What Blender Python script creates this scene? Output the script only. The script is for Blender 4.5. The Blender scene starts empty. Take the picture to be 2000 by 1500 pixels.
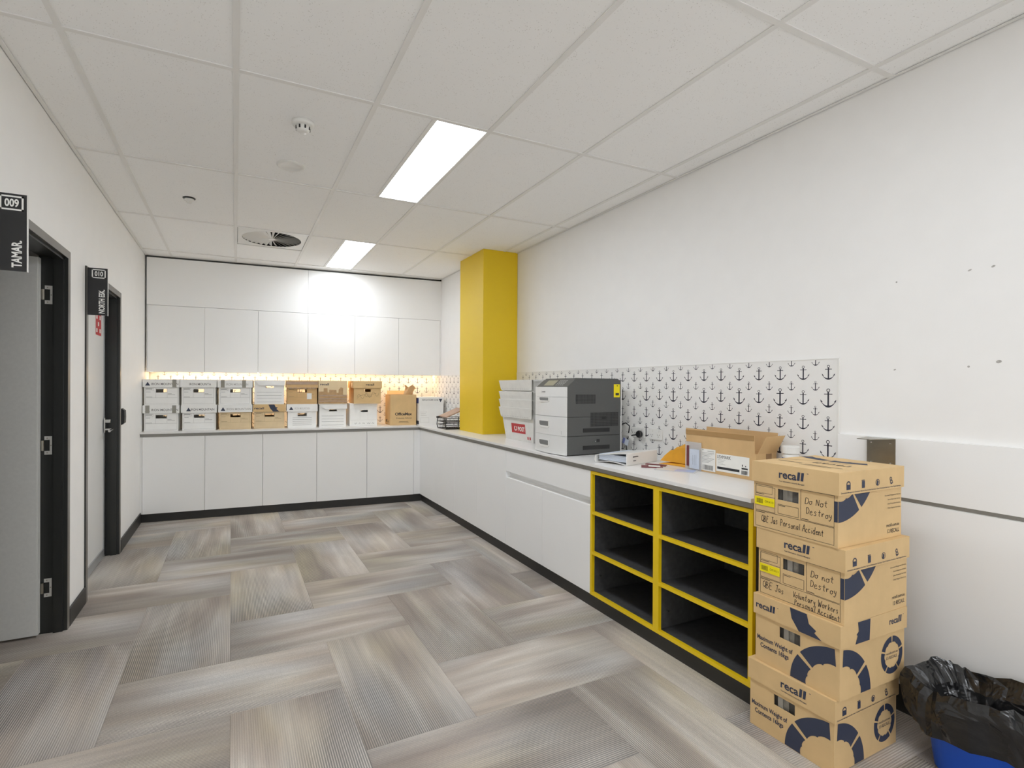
import bpy, bmesh, math, random
from math import sin, cos, pi, radians, atan, hypot
from mathutils import Vector, Matrix
from mathutils.geometry import tessellate_polygon

random.seed(7)
sc = bpy.context.scene
C = sc.collection

# ------------------------------------------------------------------ camera
YAW, PITCH, ROLL = .4499, -.0026, .005
FPX, CX, CY = 1012.15, 948.94, 757.95
CAM_Z, CEIL = 1.361, 2.70
fw = Vector((sin(YAW)*cos(PITCH), cos(YAW)*cos(PITCH), sin(PITCH)))
rt = Vector((cos(YAW), -sin(YAW), 0)); upv = rt.cross(fw)
r2 = rt*cos(ROLL)+upv*sin(ROLL); u2 = -rt*sin(ROLL)+upv*cos(ROLL)
cam = bpy.data.objects.new('camera', bpy.data.cameras.new('camera')); C.objects.link(cam)
cam.matrix_world = Matrix(((r2.x, u2.x, -fw.x, 0), (r2.y, u2.y, -fw.y, 0), (r2.z, u2.z, -fw.z, CAM_Z), (0, 0, 0, 1)))
cam.data.sensor_width = 36; cam.data.lens = FPX*36/2000
cam.data.shift_x = (1000-CX)/2000; cam.data.shift_y = (CY-750)/2000
cam.data.clip_start = .05
sc.camera = cam

# ------------------------------------------------------------------ world, exposure
w = bpy.data.worlds.new('world'); sc.world = w; w.use_nodes = True
bg = w.node_tree.nodes['Background']; bg.inputs[0].default_value = (.95, .97, 1, 1); bg.inputs[1].default_value = 1.7
vs = sc.view_settings
vs.view_transform = 'Standard'; vs.look = 'None'; vs.gamma = 1; vs.use_curve_mapping = False
vs.exposure = 0.51
sc.cycles.max_bounces = 9; sc.cycles.diffuse_bounces = 8
LAMP = 12.5            # troffer diffuser emission
LED = 34.0            # warm strip under the wall cabinets

# ------------------------------------------------------------------ materials
def lin(c):
    return tuple(((x/255)/12.92 if x/255 <= .04045 else ((x/255+.055)/1.055)**2.4) for x in c)+(1,)
MATS = {}
def M(name, rgb, rough=.5, metal=0., var=.05, scale=8., bump=0., bscale=200., spec=.5, trans=0., alpha=1., coat=0.):
    if name in MATS: return MATS[name]
    m = bpy.data.materials.new(name); m.use_nodes = True; nt = m.node_tree
    b = nt.nodes['Principled BSDF']
    b.inputs['Roughness'].default_value = rough; b.inputs['Metallic'].default_value = metal
    b.inputs['Specular IOR Level'].default_value = spec
    b.inputs['Transmission Weight'].default_value = trans; b.inputs['Alpha'].default_value = alpha
    b.inputs['Coat Weight'].default_value = coat
    tc = nt.nodes.new('ShaderNodeTexCoord')
    n = nt.nodes.new('ShaderNodeTexNoise'); n.inputs['Scale'].default_value = scale; n.inputs['Detail'].default_value = 4
    nt.links.new(tc.outputs['Object'], n.inputs['Vector'])
    r = nt.nodes.new('ShaderNodeValToRGB'); c = lin(rgb)
    r.color_ramp.elements[0].position = .3; r.color_ramp.elements[1].position = .7
    r.color_ramp.elements[0].color = tuple(x*(1-var) for x in c[:3])+(1,)
    r.color_ramp.elements[1].color = tuple(min(1, x*(1+var)) for x in c[:3])+(1,)
    nt.links.new(n.outputs['Fac'], r.inputs['Fac']); nt.links.new(r.outputs['Color'], b.inputs['Base Color'])
    if bump:
        n2 = nt.nodes.new('ShaderNodeTexNoise'); n2.inputs['Scale'].default_value = bscale
        nt.links.new(tc.outputs['Object'], n2.inputs['Vector'])
        bp = nt.nodes.new('ShaderNodeBump'); bp.inputs['Strength'].default_value = bump; bp.inputs['Distance'].default_value = .002
        nt.links.new(n2.outputs['Fac'], bp.inputs['Height']); nt.links.new(bp.outputs['Normal'], b.inputs['Normal'])
    MATS[name] = m
    return m
def emit(name, rgb, strength):
    m = bpy.data.materials.new(name); m.use_nodes = True; nt = m.node_tree
    b = nt.nodes['Principled BSDF']; b.inputs['Base Color'].default_value = (.8, .8, .8, 1)
    b.inputs['Emission Color'].default_value = lin(rgb); b.inputs['Emission Strength'].default_value = strength
    MATS[name] = m
    return m

WALL = M('wall_paint', (242, 241, 239), .7, var=.01, bump=.05, bscale=400)
CAB = M('cabinet_white', (243, 243, 242), .5, var=.008, scale=2)
CABIN = M('cabinet_carcass', (205, 205, 203), .6, var=.02)
TOPM = M('worktop_white', (234, 233, 231), .28, var=.012, scale=30)
RAILM = M('worktop_rail', (150, 148, 143), .4, var=.02)
BLACK = M('black_plinth', (44, 43, 41), .45, var=.08)
FRAME = M('black_frame', (40, 41, 39), .35, var=.06)
FRAMELIP = M('frame_lip', (120, 116, 110), .35, metal=.3, var=.05)
YEL = M('yellow_paint', (228, 194, 22), .4, var=.012, scale=3)
YELC = M('yellow_laminate', (236, 200, 20), .35, var=.015)
SHELF = M('black_laminate', (74, 74, 75), .36, var=.2, scale=40, bump=.1, bscale=300)
TBAR = M('ceiling_bar', (234, 233, 230), .5, var=.02)
STEEL = M('brushed_steel', (165, 160, 148), .3, metal=1, var=.08, scale=15)
CHROME = M('chrome', (205, 205, 203), .2, metal=1, var=.03)
ALU = M('aluminium', (178, 180, 182), .35, metal=.6, var=.03)
DOORG = M('door_grey', (214, 214, 210), .55, var=.03, scale=60, bump=.1, bscale=500)
DOOREDGE = M('door_edge', (214, 214, 210), .5, var=.01)
DOORW = M('door_white', (226, 226, 224), .4, var=.01)
WPLAST = M('white_plastic', (232, 231, 227), .35, var=.01)
BLKPL = M('black_plastic', (32, 32, 33), .4, var=.1)
PRINTW = M('printer_white', (226, 226, 224), .4, var=.008)
PRINTG = M('printer_grey', (86, 87, 86), .5, var=.03, scale=100, bump=.06, bscale=900)
PRINTD = M('printer_dark', (38, 38, 39), .5, var=.1)
SCREEN = M('screen_grey', (150, 148, 132), .3, var=.05)
GREYPL = M('grey_plastic', (150, 151, 150), .4, var=.02)
NAVY = M('ink_navy', (50, 57, 78), .6, var=.05)
INK = M('ink_black', (42, 42, 44), .6, var=.05)
INKG = M('ink_grey', (112, 111, 110), .6, var=.05)
INKO = M('ink_anchor', (62, 62, 74), .5, var=.06)
REDP = M('ink_red', (186, 48, 52), .5, var=.04)
WHITEP = M('ink_white', (236, 236, 232), .5, var=.01)
BLUEP = M('ink_blue', (58, 76, 140), .5, var=.06)
YLAB = M('label_yellow', (244, 226, 10), .45, var=.02)
PAPER = M('paper_white', (236, 235, 230), .6, var=.02, scale=20)
PAPERB = M('paper_bluish', (206, 214, 226), .6, var=.04, scale=40)
FILES = M('file_edges', (150, 146, 138), .7, var=.25, scale=60)
ENVEL = M('envelope_yellow', (226, 162, 40), .5, var=.06, scale=20, bump=.2, bscale=60)
MAROON = M('maroon_card', (116, 52, 56), .5, var=.06)
CLEAR = M('clear_plastic', (222, 226, 230), .12, var=.01, alpha=.38)
TAPE = M('packing_tape', (150, 116, 78), .15, var=.12, scale=25, coat=.4)
TAPEG = M('grey_tape', (150, 148, 140), .2, var=.06)
TIMBER = M('brown_board', (176, 148, 132), .5, var=.06, scale=30)
BINBLUE = M('bin_blue', (24, 92, 220), .35, var=.05)
CORFL = M('corflute_white', (222, 221, 216), .45, var=.04, scale=14, bump=.1, bscale=60)
CARDW = M('card_white', (240, 240, 238), .7, var=.02, scale=12, bump=.05, bscale=150)
TROFF = emit('diffuser_light', (242, 248, 255), LAMP)
LEDM = emit('led_warm', (255, 220, 176), LED)

def cardboard(name, rgb, freq=240):
    m = M(name, rgb, .75, var=.06, scale=9)
    nt = m.node_tree; b = nt.nodes['Principled BSDF']
    tc = nt.nodes.new('ShaderNodeTexCoord'); wv = nt.nodes.new('ShaderNodeTexWave'); wv.bands_direction = 'DIAGONAL'
    sp = nt.nodes.new('ShaderNodeVectorMath'); sp.operation = 'MULTIPLY'; sp.inputs[1].default_value = (1, 1, 0)
    nt.links.new(tc.outputs['Object'], sp.inputs[0]); nt.links.new(sp.outputs[0], wv.inputs['Vector'])
    wv.inputs['Scale'].default_value = freq/6.283*2; wv.inputs['Distortion'].default_value = .4
    bp = nt.nodes.new('ShaderNodeBump'); bp.inputs['Strength'].default_value = .08; bp.inputs['Distance'].default_value = .001
    nt.links.new(wv.outputs['Fac'], bp.inputs['Height']); nt.links.new(bp.outputs['Normal'], b.inputs['Normal'])
    return m
CARD = cardboard('cardboard', (216, 184, 134))
CARDL = cardboard('cardboard_pale', (222, 200, 162))
CARDD = cardboard('cardboard_deep', (208, 172, 122))

def carpet():
    m = bpy.data.materials.new('carpet_plank'); m.use_nodes = True; nt = m.node_tree; L = nt.links.new
    N = lambda t: nt.nodes.new('ShaderNode'+t)
    b = nt.nodes['Principled BSDF']; b.inputs['Roughness'].default_value = .95; b.inputs['Specular IOR Level'].default_value = .15
    tc = N('TexCoord'); oi = N('ObjectInfo'); sx = N('SeparateXYZ'); L(tc.outputs['Object'], sx.inputs[0])
    off = N('Math'); off.operation = 'MULTIPLY'; off.inputs[1].default_value = 57.3; L(oi.outputs['Random'], off.inputs[0])
    def noise(sxv, syv, detail=3, rough=.55, zoff=0.):
        cb = N('CombineXYZ'); mx = N('Math'); mx.operation = 'MULTIPLY'; mx.inputs[1].default_value = sxv; L(sx.outputs['X'], mx.inputs[0])
        my = N('Math'); my.operation = 'MULTIPLY'; my.inputs[1].default_value = syv; L(sx.outputs['Y'], my.inputs[0])
        mz = N('Math'); mz.operation = 'ADD'; mz.inputs[1].default_value = zoff; L(off.outputs[0], mz.inputs[0])
        L(mx.outputs[0], cb.inputs[0]); L(my.outputs[0], cb.inputs[1]); L(mz.outputs[0], cb.inputs[2])
        n = N('TexNoise'); n.inputs['Scale'].default_value = 1; n.inputs['Detail'].default_value = detail; n.inputs['Roughness'].default_value = rough
        L(cb.outputs[0], n.inputs['Vector']); return n.outputs['Fac']
    def ramp(fac, stops):
        r = N('ValToRGB'); e = r.color_ramp.elements
        e[0].position, e[0].color = stops[0][0], lin(stops[0][1]); e[1].position, e[1].color = stops[-1][0], lin(stops[-1][1])
        for p_, c_ in stops[1:-1]:
            k = e.new(p_); k.color = lin(c_)
        L(fac, r.inputs['Fac']); return r.outputs['Color']
    def mix(a, bb, fac, mode='MIX'):
        k = N('MixRGB'); k.blend_type = mode
        for i, s in ((0, fac), (1, a), (2, bb)):
            if isinstance(s, (int, float)): k.inputs[i].default_value = s
            elif isinstance(s, tuple): k.inputs[i].default_value = s
            else: L(s, k.inputs[i])
        return k.outputs[0]
    big = noise(4.6, .9, 1., .4)
    base = ramp(big, [(.30, (156, 139, 124)), (.42, (190, 175, 160)), (.52, (218, 209, 198)), (.62, (192, 177, 160)), (.73, (162, 145, 130))])
    yel = ramp(noise(3.6, 1.0, 1, .4, 9.), [(.50, (0, 0, 0)), (.75, (200, 200, 200))])
    base = mix(base, lin((216, 201, 160)), yel)
    blu = ramp(noise(3.4, 1.1, 1, .4, 23.), [(.50, (0, 0, 0)), (.74, (210, 210, 210))])
    base = mix(base, lin((210, 210, 210)), blu)
    ay = N('Math'); ay.operation = 'ABSOLUTE'; L(sx.outputs['Y'], ay.inputs[0])
    nadd = N('Math'); nadd.operation = 'MULTIPLY_ADD'; nadd.inputs[1].default_value = .35; L(noise(5., 2.2, 1, .4, 61.), nadd.inputs[0]); L(ay.outputs[0], nadd.inputs[2])
    ends = ramp(nadd.outputs[0], [(.42, (0, 0, 0)), (.68, (190, 190, 190))])
    base = mix(base, lin((158, 142, 127)), ends)
    tone = ramp(oi.outputs['Random'], [(0., (232, 230, 228)), (1., (255, 255, 255))])
    base = mix(base, tone, 1., 'MULTIPLY')
    streak = ramp(noise(34, 1.6, 2, .6, 3.), [(.32, (218, 217, 216)), (.68, (255, 255, 255))])
    base = mix(base, streak, .7, 'MULTIPLY')
    speck = ramp(noise(520, 520, 1, .5, 5.), [(.35, (150, 150, 150)), (.65, (255, 255, 255))])
    base = mix(base, speck, .5, 'MULTIPLY')
    # ribs along the plank
    mr = N('Math'); mr.operation = 'MULTIPLY'; mr.inputs[1].default_value = 2*pi/.0085; L(sx.outputs['X'], mr.inputs[0])
    sn = N('Math'); sn.operation = 'SINE'; L(mr.outputs[0], sn.inputs[0])
    rib = ramp(sn.outputs[0], [(.0, (112, 112, 112)), (.55, (255, 255, 255))])
    msk = ramp(noise(2.4, 1.2, 1, .4, 41.), [(.36, (60, 60, 60)), (.58, (230, 230, 230))])
    base = mix(base, mix(base, rib, 1., 'MULTIPLY'), msk)
    br = N('BrightContrast'); br.inputs[1].default_value = .135; L(base, br.inputs[0])
    L(br.outputs[0], b.inputs['Base Color'])
    bp = N('Bump'); bp.inputs['Strength'].default_value = .35; bp.inputs['Distance'].default_value = .002
    L(sn.outputs[0], bp.inputs['Height']); L(bp.outputs['Normal'], b.inputs['Normal'])
    return m
CARPET = carpet()

def tile_mat():
    m = bpy.data.materials.new('ceiling_tile'); m.use_nodes = True; nt = m.node_tree; L = nt.links.new
    b = nt.nodes['Principled BSDF']; b.inputs['Roughness'].default_value = .9; b.inputs['Specular IOR Level'].default_value = .1
    tc = nt.nodes.new('ShaderNodeTexCoord')
    v = nt.nodes.new('ShaderNodeTexVoronoi'); v.inputs['Scale'].default_value = 95
    n = nt.nodes.new('ShaderNodeTexNoise'); n.inputs['Scale'].default_value = 14; n.inputs['Detail'].default_value = 3
    L(tc.outputs['Object'], v.inputs['Vector']); L(tc.outputs['Object'], n.inputs['Vector'])
    th = nt.nodes.new('ShaderNodeMath'); th.operation = 'MULTIPLY'; th.inputs[1].default_value = .30; L(n.outputs['Fac'], th.inputs[0])
    lt = nt.nodes.new('ShaderNodeMath'); lt.operation = 'LESS_THAN'; L(v.outputs['Distance'], lt.inputs[0]); L(th.outputs[0], lt.inputs[1])
    mx = nt.nodes.new('ShaderNodeMixRGB'); mx.inputs[1].default_value = lin((248, 248, 247)); mx.inputs[2].default_value = lin((222, 221, 218))
    L(lt.outputs[0], mx.inputs[0]); L(mx.outputs[0], b.inputs['Base Color'])
    return m
TILE = tile_mat()

def liner_mat():
    m = M('bin_liner_black', (24, 24, 25), .2, var=.2, scale=12, spec=.7)
    nt = m.node_tree; b = nt.nodes['Principled BSDF']; L = nt.links.new
    tc = nt.nodes.new('ShaderNodeTexCoord'); n = nt.nodes.new('ShaderNodeTexNoise')
    n.inputs['Scale'].default_value = 9; n.inputs['Detail'].default_value = 3; n.inputs['Distortion'].default_value = .7
    L(tc.outputs['Object'], n.inputs['Vector'])
    bp = nt.nodes.new('ShaderNodeBump'); bp.inputs['Strength'].default_value = .7; bp.inputs['Distance'].default_value = .03
    L(n.outputs['Fac'], bp.inputs['Height']); L(bp.outputs['Normal'], b.inputs['Normal'])
    return m
LINER = liner_mat()

# ------------------------------------------------------------------ mesh helpers
class MB:
    def __init__(s): s.v = []; s.f = []
    def add(s, vs_, fs_):
        k = len(s.v); s.v += [tuple(p) for p in vs_]; s.f += [tuple(i+k for i in f) for f in fs_]; return s
    def box(s, x0, x1, y0, y1, z0, z1):
        x0, x1 = sorted((x0, x1)); y0, y1 = sorted((y0, y1)); z0, z1 = sorted((z0, z1))
        return s.add([(x0, y0, z0), (x1, y0, z0), (x1, y1, z0), (x0, y1, z0), (x0, y0, z1), (x1, y0, z1), (x1, y1, z1), (x0, y1, z1)],
                     [(3, 2, 1, 0), (4, 5, 6, 7), (0, 1, 5, 4), (1, 2, 6, 5), (2, 3, 7, 6), (3, 0, 4, 7)])
    def bevbox(s, x0, x1, y0, y1, z0, z1, b=.003, seg=2):
        bm = bmesh.new(); bmesh.ops.create_cube(bm, size=1)
        for v in bm.verts:
            v.co = Vector(((x0+x1)/2+v.co.x*abs(x1-x0), (y0+y1)/2+v.co.y*abs(y1-y0), (z0+z1)/2+v.co.z*abs(z1-z0)))
        bmesh.ops.bevel(bm, geom=bm.edges[:], offset=b, segments=seg, profile=.5, affect='EDGES')
        return s.bm(bm)
    def bm(s, bm):
        bm.verts.index_update()
        s.add([v.co[:] for v in bm.verts], [[v.index for v in f.verts] for f in bm.faces]); bm.free(); return s
    def prism(s, poly, a, b, axis='z'):
        def P(p, t):
            return {'z': (p[0], p[1], t), 'y': (p[0], t, p[1]), 'x': (t, p[0], p[1])}[axis]
        n = len(poly)
        vs_ = [P(p, a) for p in poly]+[P(p, b) for p in poly]
        fs_ = [tuple(range(n)), tuple(range(2*n-1, n-1, -1))]+[(i, i+n, (i+1) % n+n, (i+1) % n) for i in range(n)]
        return s.add(vs_, fs_)
    def tube(s, pts, r, n=8, cap=True):
        pts = [Vector(p) for p in pts]; k = len(s.v); prev = None
        for i, p in enumerate(pts):
            d = (pts[min(i+1, len(pts)-1)]-pts[max(i-1, 0)]).normalized()
            a = d.orthogonal().normalized() if prev is None else (prev-d*prev.dot(d)).normalized()
            prev = a; bb = d.cross(a)
            for j in range(n):
                t = 2*pi*j/n; s.v.append(tuple(p+(a*cos(t)+bb*sin(t))*r))
        for i in range(len(pts)-1):
            for j in range(n):
                s.f.append((k+i*n+j, k+i*n+(j+1) % n, k+(i+1)*n+(j+1) % n, k+(i+1)*n+j))
        if cap:
            s.f.append(tuple(k+j for j in range(n-1, -1, -1))); e = k+(len(pts)-1)*n; s.f.append(tuple(e+j for j in range(n)))
        return s
    def lathe(s, prof, n=24, c=(0, 0, 0), axis='z', cap=True):
        k = len(s.v)
        for r, z in prof:
            for j in range(n):
                t = 2*pi*j/n; q = (r*cos(t), r*sin(t), z)
                if axis == 'x': q = (q[2], q[0], q[1])
                if axis == 'y': q = (q[0], q[2], q[1])
                s.v.append((c[0]+q[0], c[1]+q[1], c[2]+q[2]))
        for i in range(len(prof)-1):
            for j in range(n):
                s.f.append((k+i*n+j, k+i*n+(j+1) % n, k+(i+1)*n+(j+1) % n, k+(i+1)*n+j))
        if cap and prof[0][0] > 1e-6: s.f.append(tuple(k+j for j in range(n)))
        if cap and prof[-1][0] > 1e-6: e = k+(len(prof)-1)*n; s.f.append(tuple(e+j for j in range(n)))
        return s
    def xf(s, mtx):
        s.v = [tuple(mtx @ Vector(p)) for p in s.v]; return s
    def build(s, name, mat, parent=None, smooth=False, fixn=True):
        me = bpy.data.meshes.new(name); me.from_pydata(s.v, [], s.f)
        if fixn:
            bm = bmesh.new(); bm.from_mesh(me); bmesh.ops.recalc_face_normals(bm, faces=bm.faces[:]); bm.to_mesh(me); bm.free()
        if smooth: me.polygons.foreach_set('use_smooth', [True]*len(me.polygons))
        me.materials.append(mat); me.update()
        o = bpy.data.objects.new(name, me); C.objects.link(o)
        if parent: o.parent = parent
        return o
def box(*a): return MB().box(*a)
def bev(*a, **k): return MB().bevbox(*a, **k)
def tag(o, label, cat, group=None):
    o['label'] = label; o['category'] = cat
    if group: o['group'] = group
    return o
def thing(name, label, cat, loc=(0, 0, 0), rotz=0, group=None):
    o = bpy.data.objects.new(name, None); C.objects.link(o); o.empty_display_size = .1
    o.location = loc; o.rotation_euler = (0, 0, rotz)
    return tag(o, label, cat, group)
def struct(name, mb, mat):
    o = mb.build(name, mat); o['kind'] = 'structure'; return o
def sempty(name, loc=(0, 0, 0), rotz=0):
    o = bpy.data.objects.new(name, None); C.objects.link(o); o.location = loc; o.rotation_euler = (0, 0, rotz); o['kind'] = 'structure'; return o
def dup(o, parent):
    c = o.copy(); C.objects.link(c); c.parent = parent
    for ch in o.children: dup(ch, c)
    return c

# ------------------------------------------------------------------ flat print helpers (2-D shapes laid on real surfaces)
TXT = {}
def text(s, size, x=0, y=0, bold=0., sx=1., align='LEFT', shear=0., space=1., jit=0.):
    key = (s, bold, shear, space)
    if key not in TXT:
        cu = bpy.data.curves.new('t', 'FONT'); cu.body = s; cu.size = 1; cu.offset = bold; cu.shear = shear; cu.space_character = space
        cu.resolution_u = 3; cu.fill_mode = 'FRONT'
        ob = bpy.data.objects.new('t', cu); C.objects.link(ob)
        me = bpy.data.meshes.new_from_object(ob.evaluated_get(bpy.context.evaluated_depsgraph_get()))
        TXT[key] = ([tuple(v.co[:2]) for v in me.vertices], [tuple(p.vertices) for p in me.polygons])
        bpy.data.objects.remove(ob); bpy.data.curves.remove(cu); bpy.data.meshes.remove(me)
    v, f = TXT[key]
    if not v: return ([], [])
    x0, x1 = min(p[0] for p in v), max(p[0] for p in v)
    dx = {'LEFT': -x0, 'CENTER': -(x0+x1)/2, 'RIGHT': -x1}[align]
    return ([(x+(p[0]+dx)*size*sx, y+p[1]*size+(jit*sin(p[0]*3.1) if jit else 0)) for p in v], f)
def fit(s, width, x=0, y=0, size=None, **k):                    # text scaled to a width
    v, f = text(s, 1, 0, 0, **k); wd = max(p[0] for p in v)-min(p[0] for p in v)
    sc_ = width/wd; sy = size or sc_
    return ([(x+p[0]*sc_, y+p[1]*sy) for p in v], f)
GLY = {  # single-stroke letters on a 0..1 box, one polyline per list
 'D': [[(.1, 0), (.1, 1), (.5, .92), (.68, .5), (.5, .08), (.05, .0)]], 'o': [[(.35, .55), (.1, .4), (.12, .08), (.4, 0), (.6, .25), (.5, .5), (.35, .55), (.7, .5)]],
 'N': [[(.05, 0), (.15, 1), (.55, .05), (.65, 1)]], 't': [[(.3, .95), (.3, .1), (.5, .02)], [(.05, .62), (.55, .66)]], 'e': [[(.08, .3), (.5, .38), (.4, .58), (.12, .45), (.12, .08), (.4, 0), (.65, .15)]],
 's': [[(.5, .5), (.25, .58), (.15, .42), (.45, .22), (.38, .03), (.08, .05)]], 'r': [[(.1, .55), (.15, 0), (.18, .35), (.35, .55), (.55, .5)]], 'y': [[(.1, .55), (.18, .2), (.45, .15)], [(.5, .55), (.45, 0), (.25, -.4), (.05, -.3)]],
 'Q': [[(.45, 1), (.1, .75), (.1, .2), (.45, .0), (.75, .3), (.7, .8), (.45, 1)], [(.45, .25), (.8, -.1)]], 'B': [[(.1, 0), (.12, 1), (.5, .85), (.45, .6), (.15, .52), (.6, .4), (.55, .1), (.1, 0)]],
 'E': [[(.6, .95), (.12, 1), (.1, 0), (.6, .02)], [(.1, .52), (.5, .55)]], 'J': [[(.2, .98), (.7, 1)], [(.5, 1), (.5, .15), (.3, -.02), (.05, .15)]], 'a': [[(.5, .5), (.2, .55), (.08, .2), (.3, 0), (.5, .3), (.52, .5), (.52, .1), (.68, .02)]],
 'P': [[(.12, 0), (.14, 1), (.55, .88), (.55, .6), (.15, .48)]], 'n': [[(.1, .55), (.12, 0), (.15, .4), (.4, .55), (.5, .3), (.52, 0), (.68, .05)]], 'l': [[(.25, 1), (.22, .1), (.4, 0)]],
 'A': [[(.02, 0), (.38, 1), (.7, 0)], [(.12, .4), (.62, .42)]], 'c': [[(.55, .5), (.25, .55), (.08, .25), (.25, 0), (.58, .1)]], 'i': [[(.2, .5), (.2, .05), (.35, 0)], [(.2, .72), (.23, .78)]],
 'd': [[(.5, .5), (.2, .55), (.08, .2), (.3, 0), (.5, .25)], [(.55, 1), (.52, .05), (.68, .0)]], 'V': [[(.05, 1), (.32, 0), (.68, 1)]], 'u': [[(.08, .55), (.12, .1), (.35, 0), (.5, .3), (.5, .55), (.52, .05), (.68, .02)]],
 'W': [[(.02, 1), (.22, 0), (.42, .7), (.6, 0), (.85, 1)]], 'k': [[(.12, 1), (.12, 0)], [(.5, .55), (.15, .25), (.55, 0)]], 'C': [[(.65, .85), (.35, 1), (.08, .5), (.35, 0), (.65, .12)]], 'R': [[(.1, 0), (.12, 1), (.55, .85), (.5, .58), (.14, .5), (.62, 0)]],
 '1': [[(.1, .8), (.3, 1), (.28, 0)]], '0': [[(.35, 1), (.08, .6), (.15, .1), (.4, 0), (.6, .4), (.55, .85), (.35, 1)]], '9': [[(.5, .6), (.15, .55), (.15, .9), (.45, 1), (.5, .6), (.42, 0)]], '-': [[(.1, .4), (.5, .42)]]}
def handw(s, width, x, y, size, wd=.0019, seed=1):
    rr = random.Random(seed+len(s)); pens = []; cx_ = 0
    for ch in s:
        if ch == ' ': cx_ += .55; continue
        sc_ = rr.uniform(.9, 1.12); dy = rr.uniform(-.06, .06); sh = rr.uniform(.05, .2)
        for pl in GLY[ch]: pens.append([(cx_+(p[0]+p[1]*sh)*sc_, p[1]*sc_+dy) for p in pl])
        cx_ += (.95 if ch == 'W' else .45 if ch in 'il1' else .74)*sc_
    return cat(*[stroke([(x+p[0]*width/cx_, y+p[1]*size) for p in pl], wd) for pl in pens])
def rect(x0, y0, x1, y1): return ([(x0, y0), (x1, y0), (x1, y1), (x0, y1)], [(0, 1, 2, 3)])
def poly(pts):
    tr = tessellate_polygon([[Vector((p[0], p[1], 0)) for p in pts]])
    return (list(pts), [tuple(t) for t in tr])
def outline(x0, y0, x1, y1, t=.0012):
    return cat(rect(x0, y0, x1, y0+t), rect(x0, y1-t, x1, y1), rect(x0, y0, x0+t, y1), rect(x1-t, y0, x1, y1))
def cat(*its):
    V, F = [], []
    for v, f in its:
        k = len(V); V += list(v); F += [tuple(i+k for i in q) for q in f]
    return (V, F)
def move(it, dx, dy, rot=0, s=1):
    c_, s_ = cos(rot), sin(rot)
    return ([(dx+s*(p[0]*c_-p[1]*s_), dy+s*(p[0]*s_+p[1]*c_)) for p in it[0]], it[1])
def arcseg(cx, cy, r0, r1, a0, a1, n=20, wav=0.):
    out = [(cx+r1*cos(radians(a0+(a1-a0)*i/n)), cy+r1*sin(radians(a0+(a1-a0)*i/n))) for i in range(n+1)]
    inn = []
    for i in range(n+1):
        t = i/n; k = (t*1.999) % 1.0
        r = r0*(1+wav*(0.6*sin(pi*k) - (.55 if .46 < t < .54 else 0)))
        inn.append((cx+r*cos(radians(a0+(a1-a0)*t)), cy+r*sin(radians(a0+(a1-a0)*t))))
    V = out+inn; F = [(i, i+1, n+2+i, n+1+i) for i in range(n)]
    return (V, F)
def stroke(pts, wd=.001):
    its = []
    for a, b in zip(pts[:-1], pts[1:]):
        d = Vector((b[0]-a[0], b[1]-a[1])); L_ = d.length
        if L_ < 1e-7: continue
        n = Vector((-d.y, d.x))/L_*wd/2
        its.append(([(a[0]+n.x, a[1]+n.y), (a[0]-n.x, a[1]-n.y), (b[0]-n.x, b[1]-n.y), (b[0]+n.x, b[1]+n.y)], [(0, 1, 2, 3)]))
    return cat(*its)
def barcode(x0, y0, x1, y1, n=18, seed=1):
    rr = random.Random(seed); its = []; x = x0; st = (x1-x0)/n
    for i in range(n):
        its.append(rect(x, y0, x+st*rr.choice((.3, .5, .7)), y1)); x += st
    return cat(*its)
def lines(x0, x1, ys, t=.0012): return cat(*[rect(x0, y, x1, y+t) for y in ys])
def prt(name, parent, mat, its, o, r, u):
    if isinstance(its, tuple): its = [its]
    V, F = cat(*its); o, r, u = Vector(o), Vector(r), Vector(u)
    mb = MB(); mb.add([o+r*p[0]+u*p[1] for p in V], F)
    return mb.build(name, mat, parent, fixn=False)
X, Y, Z = Vector((1, 0, 0)), Vector((0, 1, 0)), Vector((0, 0, 1))

# ------------------------------------------------------------------ frames of the place
XL, XR, XF = -.845, 2.55, 2.33          # left wall, right wall, right wall beyond the pillar
REAR = -3.4
WT = .895                               # worktop height
BA = atan(-.065); bc, bs = cos(BA), sin(BA)
BO = Vector((XL, 6.08, 0))              # foot of the back cabinets at the left wall
def B(x, y, z=0): return Vector((BO.x+x*bc-y*bs, BO.y+x*bs+y*bc, z))
BACKLEN = 3.22

# ------------------------------------------------------------------ floor: herringbone carpet planks
FW, FANG, FX, FY = .457, .007, .438, 2.846
floor = struct('floor', box(-3.4, 2.7, REAR, 7.0, -.12, -.006), M('subfloor', (120, 114, 106), .9))
def clip(pg, x0, x1, y0, y1):
    def cut(pts, ins, isect):
        out = []
        for i in range(len(pts)):
            a, b = pts[i-1], pts[i]
            if ins(b):
                if not ins(a): out.append(isect(a, b))
                out.append(b)
            elif ins(a): out.append(isect(a, b))
        return out
    def lx(a, b, xx): t = (xx-a[0])/(b[0]-a[0]); return (xx, a[1]+t*(b[1]-a[1]))
    def ly(a, b, yy): t = (yy-a[1])/(b[1]-a[1]); return (a[0]+t*(b[0]-a[0]), yy)
    pg = cut(pg, lambda p: p[0] >= x0, lambda a, b: lx(a, b, x0))
    if pg: pg = cut(pg, lambda p: p[0] <= x1, lambda a, b: lx(a, b, x1))
    if pg: pg = cut(pg, lambda p: p[1] >= y0, lambda a, b: ly(a, b, y0))
    if pg: pg = cut(pg, lambda p: p[1] <= y1, lambda a, b: ly(a, b, y1))
    return pg
ca, sa = cos(FANG), sin(FANG)
G_ = .0005
full = None
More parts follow.
